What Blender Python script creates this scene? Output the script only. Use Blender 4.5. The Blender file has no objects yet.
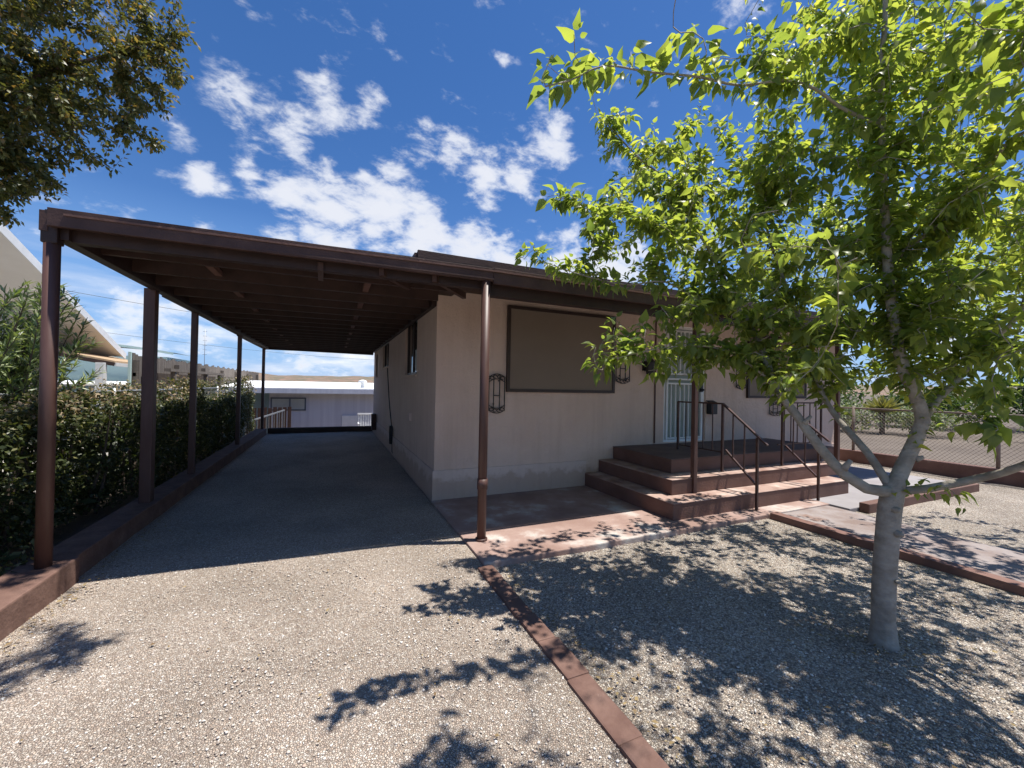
import bpy, bmesh, math, random
import numpy as np
from mathutils import Vector, Matrix, noise
R = math.radians
PI = math.pi
scene = bpy.context.scene
col = scene.collection
rnd = random.Random(7)
rng = np.random.default_rng(11)

# ------------------------------------------------------------------ materials
def new_mat(name):
    m = bpy.data.materials.new(name); m.use_nodes = True
    nt = m.node_tree; nt.nodes.clear()
    out = nt.nodes.new('ShaderNodeOutputMaterial')
    b = nt.nodes.new('ShaderNodeBsdfPrincipled')
    nt.links.new(b.outputs[0], out.inputs[0])
    return m, nt, b, out

def N(nt, t, **kw):
    n = nt.nodes.new(t)
    for k, v in kw.items(): setattr(n, k, v)
    return n

def ramp(nt, stops, interp='LINEAR'):
    r = nt.nodes.new('ShaderNodeValToRGB'); cr = r.color_ramp; cr.interpolation = interp
    while len(cr.elements) > 1: cr.elements.remove(cr.elements[-1])
    cr.elements[0].position = stops[0][0]; cr.elements[0].color = (*stops[0][1], 1)
    for p, c in stops[1:]:
        e = cr.elements.new(p); e.color = (*c, 1)
    return r

def noisy(name, c1, c2, scale=3.0, rough=.8, bump=.2, bscale=60., c3=None, detail=6, stretch=(1,1,1), metal=0, bdist=.01, contrast=(.35,.65)):
    m, nt, b, out = new_mat(name)
    tc = N(nt, 'ShaderNodeTexCoord'); mp = N(nt, 'ShaderNodeMapping'); mp.inputs['Scale'].default_value = stretch
    nt.links.new(tc.outputs['Object'], mp.inputs[0])
    n1 = N(nt, 'ShaderNodeTexNoise'); n1.inputs['Scale'].default_value = scale; n1.inputs['Detail'].default_value = detail; n1.inputs['Roughness'].default_value = .6
    nt.links.new(mp.outputs[0], n1.inputs[0])
    st = [(contrast[0], c1), (contrast[1], c2)]
    if c3: st.append((min(contrast[1]+.12, 1), c3))
    r = ramp(nt, st); nt.links.new(n1.outputs[0], r.inputs[0]); nt.links.new(r.outputs[0], b.inputs['Base Color'])
    b.inputs['Roughness'].default_value = rough; b.inputs['Metallic'].default_value = metal
    if bump:
        n2 = N(nt, 'ShaderNodeTexNoise'); n2.inputs['Scale'].default_value = bscale; n2.inputs['Detail'].default_value = 4
        nt.links.new(mp.outputs[0], n2.inputs[0])
        bp = N(nt, 'ShaderNodeBump'); bp.inputs['Strength'].default_value = bump; bp.inputs['Distance'].default_value = bdist
        nt.links.new(n2.outputs[0], bp.inputs['Height']); nt.links.new(bp.outputs[0], b.inputs['Normal'])
    return m

def stucco_mat(name, c1, c2):
    m, nt, b, out = new_mat(name)
    tc = N(nt,'ShaderNodeTexCoord')
    def noi(sc, det, stretch=(1,1,1), rough=.6):
        mp = N(nt,'ShaderNodeMapping'); mp.inputs['Scale'].default_value = stretch; nt.links.new(tc.outputs['Object'], mp.inputs[0])
        n = N(nt,'ShaderNodeTexNoise'); n.inputs['Scale'].default_value = sc; n.inputs['Detail'].default_value = det; n.inputs['Roughness'].default_value = rough
        nt.links.new(mp.outputs[0], n.inputs[0]); return n
    a = noi(1.1, 8); ra = ramp(nt, [(.3,c1),(.7,c2)]); nt.links.new(a.outputs[0], ra.inputs[0])
    st = noi(3.0, 6, (2.2,2.2,.16)); rs = ramp(nt, [(.30,(.80,.77,.74)),(.52,(1,1,1))]); nt.links.new(st.outputs[0], rs.inputs[0])   # rain streaks
    gz = N(nt,'ShaderNodeSeparateXYZ'); nt.links.new(tc.outputs['Object'], gz.inputs[0])
    dn_ = noi(5, 5); ma = N(nt,'ShaderNodeMath',operation='MULTIPLY_ADD'); nt.links.new(dn_.outputs[0], ma.inputs[0]); ma.inputs[1].default_value = -.45; nt.links.new(gz.outputs['Z'], ma.inputs[2])
    rd = ramp(nt, [(-.0,(.78,.72,.66)),(.08,(1,1,1))]); nt.links.new(ma.outputs[0], rd.inputs[0])                                    # splashed dirt at the foot
    m1 = N(nt,'ShaderNodeMix',data_type='RGBA',blend_type='MULTIPLY'); m1.inputs['Factor'].default_value = .45; nt.links.new(ra.outputs[0], m1.inputs['A']); nt.links.new(rs.outputs[0], m1.inputs['B'])
    m2 = N(nt,'ShaderNodeMix',data_type='RGBA',blend_type='MULTIPLY'); m2.inputs['Factor'].default_value = 1; nt.links.new(m1.outputs['Result'], m2.inputs['A']); nt.links.new(rd.outputs[0], m2.inputs['B'])
    nt.links.new(m2.outputs['Result'], b.inputs['Base Color']); b.inputs['Roughness'].default_value = .92
    f = noi(70, 5, rough=.7); g_ = noi(9, 4); mm = N(nt,'ShaderNodeMath',operation='MULTIPLY_ADD'); nt.links.new(g_.outputs[0], mm.inputs[0]); mm.inputs[1].default_value = 2.2; nt.links.new(f.outputs[0], mm.inputs[2])
    bp = N(nt,'ShaderNodeBump'); bp.inputs['Strength'].default_value = .8; bp.inputs['Distance'].default_value = .012
    nt.links.new(mm.outputs[0], bp.inputs['Height']); nt.links.new(bp.outputs[0], b.inputs['Normal']); return m

def gravel_mat(name, cols, scale=85, soil_shade=(.2,.16,.12), patch=((.74,.72,.70),(1.08,1.06,1.05)), soil_shade_amt=.0):
    m, nt, b, out = new_mat(name)
    tc = N(nt, 'ShaderNodeTexCoord')
    nz = N(nt, 'ShaderNodeTexNoise'); nz.inputs['Scale'].default_value = 40; nt.links.new(tc.outputs['Object'], nz.inputs[0])
    ad = N(nt, 'ShaderNodeVectorMath', operation='MULTIPLY_ADD'); nt.links.new(nz.outputs['Color'], ad.inputs[0])
    ad.inputs[1].default_value = (.012,.012,.012); nt.links.new(tc.outputs['Object'], ad.inputs[2])
    v = N(nt, 'ShaderNodeTexVoronoi'); v.inputs['Scale'].default_value = scale; nt.links.new(ad.outputs[0], v.inputs['Vector'])
    ve = N(nt, 'ShaderNodeTexVoronoi', feature='DISTANCE_TO_EDGE'); ve.inputs['Scale'].default_value = scale; nt.links.new(ad.outputs[0], ve.inputs['Vector'])
    sep = N(nt, 'ShaderNodeSeparateColor'); nt.links.new(v.outputs['Color'], sep.inputs[0])
    st = [(i/(len(cols)), c) for i, c in enumerate(cols)]
    r = ramp(nt, st, 'CONSTANT'); nt.links.new(sep.outputs[0], r.inputs[0])
    # soil tone in the gaps: crevice shade painted in with the earth colour
    er = ramp(nt, [(.0,(0,0,0)),(.10,(1,1,1))]); nt.links.new(ve.outputs['Distance'], er.inputs[0])
    mx = N(nt, 'ShaderNodeMix', data_type='RGBA'); nt.links.new(er.outputs[0], mx.inputs['Factor'])
    mx.inputs['A'].default_value = (*soil_shade, 1); nt.links.new(r.outputs[0], mx.inputs['B'])
    # broad patches: dustier and cleaner areas
    n2 = N(nt, 'ShaderNodeTexNoise'); n2.inputs['Scale'].default_value = .9; n2.inputs['Detail'].default_value = 7; nt.links.new(tc.outputs['Object'], n2.inputs[0])
    pr = ramp(nt, [(.33, patch[0]), (.66, patch[1])]); nt.links.new(n2.outputs[0], pr.inputs[0])
    mu = N(nt, 'ShaderNodeMix', data_type='RGBA', blend_type='MULTIPLY'); mu.inputs['Factor'].default_value = 1
    nt.links.new(mx.outputs['Result'], mu.inputs['A']); nt.links.new(pr.outputs[0], mu.inputs['B'])
    nt.links.new(mu.outputs['Result'], b.inputs['Base Color'])
    b.inputs['Roughness'].default_value = .85
    # height: domed stones at random levels
    mr = N(nt, 'ShaderNodeMapRange'); mr.inputs['From Max'].default_value = .28; nt.links.new(ve.outputs['Distance'], mr.inputs['Value'])
    pw = N(nt, 'ShaderNodeMath', operation='POWER'); pw.inputs[1].default_value = .5; nt.links.new(mr.outputs[0], pw.inputs[0])
    ml = N(nt, 'ShaderNodeMath', operation='MULTIPLY_ADD'); nt.links.new(sep.outputs[1], ml.inputs[0]); ml.inputs[1].default_value = .8; nt.links.new(pw.outputs[0], ml.inputs[2])
    bp = N(nt, 'ShaderNodeBump'); bp.inputs['Strength'].default_value = .9; bp.inputs['Distance'].default_value = .008
    nt.links.new(ml.outputs[0], bp.inputs['Height']); nt.links.new(bp.outputs[0], b.inputs['Normal'])
    return m

def leaf_mat(name, stops, trans=.45, rough=.45, tint=1.35, spec=.4, tcol=None):
    m, nt, b, out = new_mat(name)
    at = N(nt, 'ShaderNodeAttribute'); at.attribute_name = 'rand'
    r = ramp(nt, stops); nt.links.new(at.outputs['Fac'], r.inputs[0])
    nt.links.new(r.outputs[0], b.inputs['Base Color'])
    b.inputs['Roughness'].default_value = rough; b.inputs['Specular IOR Level'].default_value = spec
    tr = N(nt, 'ShaderNodeBsdfTranslucent')
    mu = N(nt, 'ShaderNodeMix', data_type='RGBA', blend_type='MULTIPLY'); mu.inputs['Factor'].default_value = 1
    nt.links.new(r.outputs[0], mu.inputs['A']); mu.inputs['B'].default_value = (*(tcol or (tint*1.1, tint*1.15, tint*.35)), 1)
    nt.links.new(mu.outputs['Result'], tr.inputs[0])
    ms = N(nt, 'ShaderNodeMixShader'); ms.inputs[0].default_value = trans
    nt.links.new(b.outputs[0], ms.inputs[1]); nt.links.new(tr.outputs[0], ms.inputs[2]); nt.links.new(ms.outputs[0], out.inputs[0])
    return m

M = {}
M['drive'] = gravel_mat('drive_gravel', [(.52,.43,.35),(.60,.52,.44),(.44,.35,.28),(.67,.60,.52),(.50,.42,.35),(.40,.33,.28),(.59,.48,.39),(.54,.47,.40),(.69,.63,.56),(.37,.30,.25)], 108)
M['lawn'] = gravel_mat('lawn_gravel', [(.48,.41,.33),(.60,.54,.46),(.37,.29,.23),(.66,.61,.54),(.28,.24,.21),(.50,.43,.35),(.38,.34,.30),(.56,.47,.38),(.66,.61,.54),(.23,.19,.16)], 92, soil_shade=(.13,.105,.08))
M['earth'] = noisy('dry_earth', (.10,.078,.06), (.155,.125,.098), .35, .95, .4, 30, c3=(.12,.10,.075), bdist=.03)
M['stucco'] = stucco_mat('stucco', (.62,.465,.375), (.71,.56,.465))
M['plinth'] = stucco_mat('plinth_paint', (.62,.49,.42), (.70,.57,.495))
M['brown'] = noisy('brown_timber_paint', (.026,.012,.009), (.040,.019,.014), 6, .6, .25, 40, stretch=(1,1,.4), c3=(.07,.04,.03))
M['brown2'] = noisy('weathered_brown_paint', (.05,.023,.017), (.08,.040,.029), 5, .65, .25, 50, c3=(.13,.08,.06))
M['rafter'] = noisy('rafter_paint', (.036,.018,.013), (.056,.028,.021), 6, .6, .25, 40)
M['post'] = noisy('post_paint', (.075,.034,.026), (.11,.055,.042), 9, .5, .12, 40, stretch=(1,1,.25))
M['redpaint'] = noisy('red_concrete_paint', (.14,.068,.052), (.21,.115,.09), 3.2, .8, .3, 45, c3=(.34,.26,.21), contrast=(.32,.66))
M['redstep'] = noisy('red_step_paint', (.115,.056,.040), (.175,.095,.072), 2.4, .75, .3, 45, c3=(.42,.32,.27), contrast=(.3,.66))
M['tread'] = noisy('worn_tread_paint', (.24,.135,.105), (.44,.32,.27), 3.5, .8, .3, 50, c3=(.56,.48,.43), contrast=(.34,.6))
M['porchfloor'] = noisy('porch_floor', (.12,.075,.06), (.18,.12,.098), 3, .8, .2, 50)
M['slab'] = noisy('worn_red_slab', (.26,.165,.135), (.34,.235,.20), 1.7, .82, .3, 45, c3=(.52,.49,.45), contrast=(.40,.545), detail=8)
M['walk'] = noisy('concrete_walk', (.20,.145,.125), (.29,.25,.24), 2.2, .85, .3, 45, c3=(.22,.14,.11), contrast=(.35,.58))
M['pale'] = noisy('pale_concrete', (.25,.23,.235), (.31,.29,.295), 2, .85, .3, 45)
M['pale2'] = noisy('pale_yard_concrete', (.42,.39,.35), (.52,.49,.45), 1.5, .9, .3, 30)  # for the added light-bouncing ground beside the gable house
M['kerb'] = noisy('red_kerb_paint', (.12,.062,.047), (.19,.11,.085), 6, .85, .5, 35, c3=(.33,.25,.2), contrast=(.35,.68))
M['iron'] = noisy('rusty_brown_iron', (.045,.022,.018), (.085,.042,.032), 14, .5, .1, 60)
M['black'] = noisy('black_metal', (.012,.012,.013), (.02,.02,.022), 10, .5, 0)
M['screen'] = noisy('shade_screen', (.21,.165,.125), (.235,.188,.145), .9, .9, .15, 400, bdist=.001)
M['screenframe'] = noisy('screen_frame', (.03,.017,.013), (.045,.026,.02), 5, .5, 0)
M['glass'] = noisy('dark_glass', (.015,.018,.02), (.03,.033,.036), 2, .08, 0)
M['blind'] = noisy('window_blind', (.35,.36,.36), (.5,.5,.5), 4, .6, .2, 80, stretch=(1,1,8))
M['white'] = noisy('white_paint', (.72,.73,.72), (.82,.82,.81), 4, .6, .1, 40)
M['doorpanel'] = noisy('grey_green_door_mesh', (.26,.31,.27), (.33,.38,.34), 3, .6, .15, 150)
M['soffit'] = noisy('soffit_tan', (.76,.72,.66), (.82,.79,.74), 1.2, .8, .1, 20)
M['shingle'] = noisy('shingle_tan', (.36,.25,.15), (.48,.34,.21), 5, .9, .4, 12, stretch=(1,5,1))
M['roofdark'] = noisy('roofing_dark', (.06,.055,.06), (.1,.095,.1), 4, .8, .3, 25)
M['lav'] = noisy('lavender_siding', (.52,.53,.60), (.60,.61,.67), 1.2, .7, .2, 8, stretch=(6,1,.2))
M['blue'] = noisy('blue_siding', (.30,.46,.55), (.36,.52,.6), 1.2, .7, .1, 8)
M['slate'] = noisy('slate_trim', (.07,.09,.12), (.10,.12,.15), 3, .5, 0)
M['pane'] = noisy('curtained_pane', (.36,.38,.36), (.46,.48,.45), 1.4, .25, 0)
M['mint'] = noisy('mint_siding', (.44,.58,.53), (.52,.66,.60), .8, .6, .1, 10)
M['oldwood'] = noisy('old_fence_wood', (.13,.105,.085), (.21,.175,.14), 3, .9, .4, 30, stretch=(5,5,.4), c3=(.09,.07,.055))
M['galv'] = noisy('galvanised_steel', (.28,.29,.30), (.38,.39,.40), 12, .45, 0, metal=.6)
M['timber'] = noisy('old_dark_timber', (.05,.035,.028), (.09,.065,.05), 4, .9, .5, 30, stretch=(.4,4,4))
M['bark'] = noisy('grey_bark', (.25,.215,.17), (.40,.36,.30), 9, .85, .9, 30, stretch=(1,1,1.5), c3=(.47,.42,.36), bdist=.012)
M['darkbark'] = noisy('dark_bark', (.09,.065,.048), (.14,.105,.08), 9, .9, .4, 50)
M['hill'] = noisy('desert_hill', (.24,.15,.105), (.10,.10,.06), .05, .95, 0, c3=(.30,.21,.145), detail=12, contrast=(.42,.56))
M['chip'] = noisy('red_stone', (.33,.17,.13), (.4,.22,.18), 20, .8, .2, 60)
M['wire'] = noisy('wire_black', (.03,.03,.03), (.05,.05,.05), 2, .6, 0)
M['mulberry'] = leaf_mat('mulberry_leaf', [(0,(.085,.135,.045)),(.35,(.145,.195,.060)),(.7,(.215,.26,.078)),(.93,(.31,.33,.10)),(1,(.40,.36,.12))], .60, .38, 2.1, tcol=(2.45,2.3,.95))
M['elm'] = leaf_mat('small_leaf', [(0,(.055,.075,.028)),(.5,(.11,.13,.045)),(.8,(.20,.19,.065)),(1,(.30,.21,.08))], .42, .4, 1.5, tcol=(1.7,1.4,.6))
M['hedge'] = leaf_mat('hedge_leaf', [(0,(.028,.042,.016)),(.5,(.07,.088,.032)),(.8,(.19,.175,.07)),(1,(.38,.29,.15))], .25, .4, 1.3)
M['dryleaf'] = leaf_mat('dry_hedge_leaf', [(0,(.2,.16,.1)),(.5,(.32,.25,.16)),(1,(.4,.3,.2))], .25, .7, 1.1, tcol=(1.1,1,.7))
M['oleander'] = leaf_mat('oleander_leaf', [(0,(.11,.16,.07)),(.5,(.22,.28,.13)),(1,(.36,.40,.22))], .25, .38, 1.4)
M['sage'] = leaf_mat('sage_leaf', [(0,(.13,.17,.09)),(.6,(.22,.27,.15)),(1,(.34,.36,.2))], .25, .6, 1.2)
M['bgleaf'] = leaf_mat('far_leaf', [(0,(.03,.06,.015)),(.6,(.06,.105,.03)),(1,(.11,.15,.05))], .3, .5, 1.4)
M['agave'] = leaf_mat('yellow_blade', [(0,(.25,.24,.09)),(1,(.42,.38,.15))], .2, .5, 1.1)
M['litter'] = leaf_mat('litter_leaf', [(0,(.22,.15,.07)),(.6,(.36,.27,.13)),(1,(.16,.10,.05))], .1, .8, 1.0)
M['pebble'] = leaf_mat('pebble_stone', [(0,(.30,.25,.21)),(.3,(.48,.41,.34)),(.6,(.62,.56,.49)),(.85,(.76,.73,.68)),(1,(.45,.33,.26))], 0.0, .85)

# ------------------------------------------------------------------ helpers
def tag(o, label=None, cat=None, group=None, kind=None):
    if label: o['label'] = label
    if cat: o['category'] = cat
    if group: o['group'] = group
    if kind: o['kind'] = kind
    return o

def empty(name, loc=(0,0,0), **kw):
    o = bpy.data.objects.new(name, None); col.objects.link(o); o.location = loc; o.empty_display_size = .2
    tag(o, **kw); return o

class MB:
    def __init__(s): s.v = []; s.f = []
    def add(s, vs, fs):
        n = len(s.v); s.v += [tuple(v) for v in vs]; s.f += [tuple(i+n for i in f) for f in fs]
    def box(s, lo, hi):
        x0,y0,z0 = lo; x1,y1,z1 = hi
        s.add([(x0,y0,z0),(x1,y0,z0),(x1,y1,z0),(x0,y1,z0),(x0,y0,z1),(x1,y0,z1),(x1,y1,z1),(x0,y1,z1)],
              [(0,3,2,1),(4,5,6,7),(0,1,5,4),(1,2,6,5),(2,3,7,6),(3,0,4,7)])
    def bar(s, a, b, w, h=None, up=(0,0,1)):
        h = h or w; a = Vector(a); b = Vector(b); d = (b-a).normalized(); u = Vector(up)
        if abs(d.dot(u)) > .99: u = Vector((0,1,0))
        sx = d.cross(u).normalized()*(w/2); sy = sx.cross(d).normalized()*(h/2)
        vs = [p+q for p in (a,b) for q in (-sx-sy, sx-sy, sx+sy, -sx+sy)]
        s.add(vs, [(0,1,2,3)[::-1],(4,5,6,7),(0,1,5,4),(1,2,6,5),(2,3,7,6),(3,0,4,7)])
    def tube(s, pts, rad, seg=8, cap=True):
        pts = [Vector(p) for p in pts]; n0 = len(s.v); k = len(pts)
        if not hasattr(rad, '__len__'): rad = [rad]*k
        ref = Vector((.31,.17,.93)).normalized()
        for i, p in enumerate(pts):
            d = (pts[min(i+1,k-1)] - pts[max(i-1,0)])
            d = d.normalized() if d.length > 1e-9 else Vector((0,0,1))
            if abs(d.dot(ref)) > .97: ref = Vector((1,.1,0)).normalized()
            a = (ref - d*ref.dot(d)).normalized(); b = d.cross(a); ref = a
            for j in range(seg):
                t = 2*PI*j/seg
                s.v.append(tuple(p + (a*math.cos(t) + b*math.sin(t))*rad[i]))
        for i in range(k-1):
            for j in range(seg):
                q = n0+i*seg+j; r_ = n0+i*seg+(j+1)%seg
                s.f.append((q, r_, r_+seg, q+seg))
        if cap:
            s.f.append(tuple(n0+j for j in range(seg))[::-1]); s.f.append(tuple(n0+(k-1)*seg+j for j in range(seg)))
    def build(s, name, mat, parent=None, smooth=False, bevel=0):
        me = bpy.data.meshes.new(name); me.from_pydata(s.v, [], s.f); me.update()
        if bevel:
            bm = bmesh.new(); bm.from_mesh(me); bmesh.ops.remove_doubles(bm, verts=bm.verts, dist=1e-5)
            bmesh.ops.bevel(bm, geom=list(bm.edges), offset=bevel, segments=2, profile=.6, affect='EDGES', clamp_overlap=True)
            bm.to_mesh(me); bm.free()
        me.materials.append(mat)
        if smooth: me.polygons.foreach_set('use_smooth', [True]*len(me.polygons))
        o = bpy.data.objects.new(name, me); col.objects.link(o)
        if parent is not None:
            o.parent = parent; o.matrix_parent_inverse = Matrix.Translation(-Vector(parent.location))
        return o

def boxo(name, lo, hi, mat, parent=None, bevel=0):
    m = MB(); m.box(lo, hi); return m.build(name, mat, parent, bevel=bevel)
def baro(name, a, b, w, h, mat, parent=None, up=(0,0,1), bevel=0):
    m = MB(); m.bar(a, b, w, h, up); return m.build(name, mat, parent, bevel=bevel)
def tubeo(name, pts, r, mat, parent=None, seg=10, smooth=True):
    m = MB(); m.tube(pts, r, seg); return m.build(name, mat, parent, smooth=smooth)

def copy_part(o, parent, delta):
    c = o.copy(); col.objects.link(c); c.parent = parent; c.matrix_parent_inverse = o.matrix_parent_inverse.copy(); c.location = Vector(o.location) + Vector(delta); return c

def np_mesh(name, V, F_sizes, F_idx, mat, parent=None, rand=None, smooth=False):
    me = bpy.data.meshes.new(name)
    me.vertices.add(len(V)); me.vertices.foreach_set('co', np.ascontiguousarray(V, np.float32).ravel())
    me.loops.add(len(F_idx)); me.loops.foreach_set('vertex_index', np.ascontiguousarray(F_idx, np.int32))
    starts = np.concatenate([[0], np.cumsum(F_sizes)[:-1]]).astype(np.int32)
    me.polygons.add(len(F_sizes)); me.polygons.foreach_set('loop_start', starts)
    me.update(calc_edges=True); me.validate()
    if rand is not None:
        a = me.attributes.new('rand', 'FLOAT', 'POINT'); a.data.foreach_set('value', np.ascontiguousarray(rand, np.float32))
    if smooth: me.polygons.foreach_set('use_smooth', np.ones(len(me.polygons), bool))
    me.materials.append(mat)
    o = bpy.data.objects.new(name, me); col.objects.link(o)
    if parent is not None:
        o.parent = parent; o.matrix_parent_inverse = Matrix.Translation(-Vector(parent.location))
    return o

def unit(a): return a/np.maximum(np.linalg.norm(a, axis=-1, keepdims=True), 1e-9)

# leaf templates: (along, across, out of plane)
BROAD = (np.array([(0,0,0),(.03,-.24,.06),(.10,0,0),(.03,.24,.06),(.30,-.43,.13),(.36,0,.015),(.30,.43,.13),(.66,-.25,.03),(.68,0,-.06),(.66,.25,.03),(1.14,0,-.30)]),
         [(0,2,1),(0,3,2),(1,2,5,4),(2,3,6,5),(4,5,8,7),(5,6,9,8),(7,8,10),(8,9,10)])
SMALL = (np.array([(0,0,0),(.45,-.27,.06),(.45,.27,.06),(1,0,-.06)]), [(0,2,1),(1,2,3)])
SLIM = (np.array([(0,0,0),(.4,-.085,.02),(.42,.085,.02),(1,0,-.1)]), [(0,2,1),(1,2,3)])

def leaf_cloud(name, P, D, U, S, mat, parent=None, tmpl=SMALL, rand=None, widths=None):
    T, F = tmpl; n = len(P); k = len(T)
    D = unit(D); side = unit(np.cross(D, U)); nrm = np.cross(side, D)
    w = np.ones(n) if widths is None else widths
    V = (P[:,None,:] + (D[:,None,:]*T[None,:,0:1] + side[:,None,:]*(T[None,:,1:2]*w[:,None,None]) + nrm[:,None,:]*T[None,:,2:3])*S[:,None,None]).reshape(-1,3)
    fs = np.tile([len(f) for f in F], n); flat = np.concatenate([np.array(f) for f in F])
    idx = (flat[None,:] + (np.arange(n)*k)[:,None]).ravel()
    if rand is None: rand = rng.random(n)
    return np_mesh(name, V, fs, idx, mat, parent, np.repeat(rand, k))

def rdir(n):
    return unit(rng.normal(size=(n,3)))

# ------------------------------------------------------------------ camera, sun, sky
cam = bpy.data.cameras.new('camera'); camo = bpy.data.objects.new('camera', cam); col.objects.link(camo)
yaw = math.atan(179/400.); pit = math.atan(3.4/400.); roll = R(1.07)
fwd = Vector((math.sin(yaw)*math.cos(pit), math.cos(yaw)*math.cos(pit), math.sin(pit)))
r0 = Vector((math.cos(yaw), -math.sin(yaw), 0)); u0 = r0.cross(fwd)
rt = math.cos(roll)*r0 + math.sin(roll)*u0; up = -math.sin(roll)*r0 + math.cos(roll)*u0
camo.matrix_world = Matrix(((rt.x,up.x,-fwd.x,0),(rt.y,up.y,-fwd.y,0),(rt.z,up.z,-fwd.z,1.5),(0,0,0,1)))
cam.sensor_width = 36; cam.lens = 36*400/1024; cam.clip_end = 8000; cam.clip_start = .05
scene.camera = camo

EL = R(73.2); az = Vector((-.948,.317,0)).normalized()
ld = Vector((az.x*math.cos(EL), az.y*math.cos(EL), -math.sin(EL)))
sun = bpy.data.lights.new('sun', 'SUN'); suno = bpy.data.objects.new('sun', sun); col.objects.link(suno)
sun.energy = 5.0; sun.angle = R(.53); sun.color = (1,.955,.88)
suno.rotation_euler = ld.to_track_quat('-Z','Y').to_euler(); suno.location = (5,-5,20)

w = bpy.data.worlds.new('World'); scene.world = w; w.use_nodes = True; nt = w.node_tree; nt.nodes.clear()
wo = N(nt,'ShaderNodeOutputWorld'); bg = N(nt,'ShaderNodeBackground'); nt.links.new(bg.outputs[0], wo.inputs[0]); bg.inputs[1].default_value = .082
sky = N(nt,'ShaderNodeTexSky'); sky.sky_type = 'NISHITA'; sky.sun_disc = False; sky.sun_elevation = EL
sky.sun_rotation = math.atan2(-az.x, -az.y); sky.altitude = 1300; sky.air_density = 1.0; sky.dust_density = .4; sky.ozone_density = 1.4
tc = N(nt,'ShaderNodeTexCoord')
CLOUDS=[(-0.161,0.847,0.506,0.046,1.00),(-0.129,0.856,0.500,0.037,0.90),(-0.093,0.867,0.489,0.034,0.90),(-0.016,0.838,0.545,0.046,1.00),(0.046,0.833,0.552,0.031,0.90),(-0.068,0.886,0.458,0.027,0.90),(-0.018,0.895,0.445,0.026,1.00),(-0.029,0.823,0.567,0.019,1.00),(0.011,0.758,0.653,0.032,0.6),(0.058,0.763,0.644,0.018,0.60),(-0.227,0.901,0.369,0.026,1.00),(-0.194,0.910,0.366,0.023,0.90),(-0.154,0.907,0.393,0.027,1.00),(-0.087,0.921,0.380,0.048,1.10),(-0.004,0.928,0.373,0.068,1.35),(0.097,0.919,0.381,0.079,1.4),(0.186,0.922,0.340,0.070,1.45),(0.289,0.903,0.318,0.066,1.45),(0.051,0.898,0.436,0.023,1.00),(0.369,0.880,0.299,0.058,1.4),(0.166,0.841,0.516,0.042,0.80),(0.240,0.833,0.499,0.047,1.00),(0.307,0.825,0.474,0.053,1.10),(0.370,0.804,0.466,0.049,1.10),(0.406,0.757,0.512,0.047,1.10),(0.417,0.729,0.543,0.029,1.00),(0.372,0.718,0.589,0.020,0.60),(0.587,0.762,0.275,0.080,1.35),(0.495,0.812,0.308,0.05,1.35),(0.435,0.827,0.357,0.014,0.90),(-0.227,0.929,0.291,0.023,0.80),(-0.012,0.950,0.311,0.065,1.10),(0.292,0.719,0.631,0.014,0.60),(0.608,0.454,0.651,0.037,0.70),(-0.244,0.869,0.429,0.024,0.70),(-0.106,0.945,0.310,0.033,0.90),(-0.358,0.923,0.139,0.038,0.90),(-0.296,0.946,0.128,0.048,0.90),(-0.323,0.944,0.074,0.055,0.90),(-0.240,0.966,0.091,0.059,0.90),(-0.376,0.923,0.085,0.034,0.80),(-0.067,0.997,0.047,0.066,0.70),(0.046,0.998,0.052,0.058,0.70),(0.719,0.624,0.305,0.065,0.80),(0.944,0.313,0.110,0.084,0.90)]
wn = N(nt,'ShaderNodeTexNoise'); wn.inputs['Scale'].default_value = 9; wn.inputs['Detail'].default_value = 5; nt.links.new(tc.outputs['Generated'], wn.inputs[0])
wsub = N(nt,'ShaderNodeVectorMath',operation='SUBTRACT'); nt.links.new(wn.outputs['Color'], wsub.inputs[0]); wsub.inputs[1].default_value = (.5,.5,.5)
wrp = N(nt,'ShaderNodeVectorMath',operation='MULTIPLY_ADD'); nt.links.new(wsub.outputs[0], wrp.inputs[0]); wrp.inputs[1].default_value = (.035,.035,.035); nt.links.new(tc.outputs['Generated'], wrp.inputs[2])
acc = None
for cx,cy,cz,cr,cs in CLOUDS:
    d = N(nt,'ShaderNodeVectorMath',operation='DISTANCE'); nt.links.new(wrp.outputs[0], d.inputs[0]); d.inputs[1].default_value = (cx,cy,cz)
    mr = N(nt,'ShaderNodeMapRange'); nt.links.new(d.outputs['Value'], mr.inputs['Value'])
    mr.inputs['From Min'].default_value = cr*1.6; mr.inputs['From Max'].default_value = cr*.1; mr.inputs['To Max'].default_value = cs*1.03
    if acc is None: acc = mr.outputs[0]
    else:
        a = N(nt,'ShaderNodeMath',operation='MAXIMUM'); nt.links.new(acc, a.inputs[0]); nt.links.new(mr.outputs[0], a.inputs[1]); acc = a.outputs[0]
# thin streaky band near the horizon
mp = N(nt,'ShaderNodeMapping'); mp.inputs['Scale'].default_value = (2.2,2.2,15); nt.links.new(tc.outputs['Generated'], mp.inputs[0])
hn = N(nt,'ShaderNodeTexNoise'); hn.inputs['Scale'].default_value = 2.0; hn.inputs['Detail'].default_value = 8; nt.links.new(mp.outputs[0], hn.inputs[0])
sx = N(nt,'ShaderNodeSeparateXYZ'); nt.links.new(tc.outputs['Generated'], sx.inputs[0])
hz = N(nt,'ShaderNodeMapRange'); nt.links.new(sx.outputs['Z'], hz.inputs['Value']); hz.inputs['From Min'].default_value = .27; hz.inputs['From Max'].default_value = .06; hz.inputs['To Max'].default_value = 1.0
hr = N(nt,'ShaderNodeMapRange'); nt.links.new(hn.outputs[0], hr.inputs['Value']); hr.inputs['From Min'].default_value = .44; hr.inputs['From Max'].default_value = .66
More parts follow.
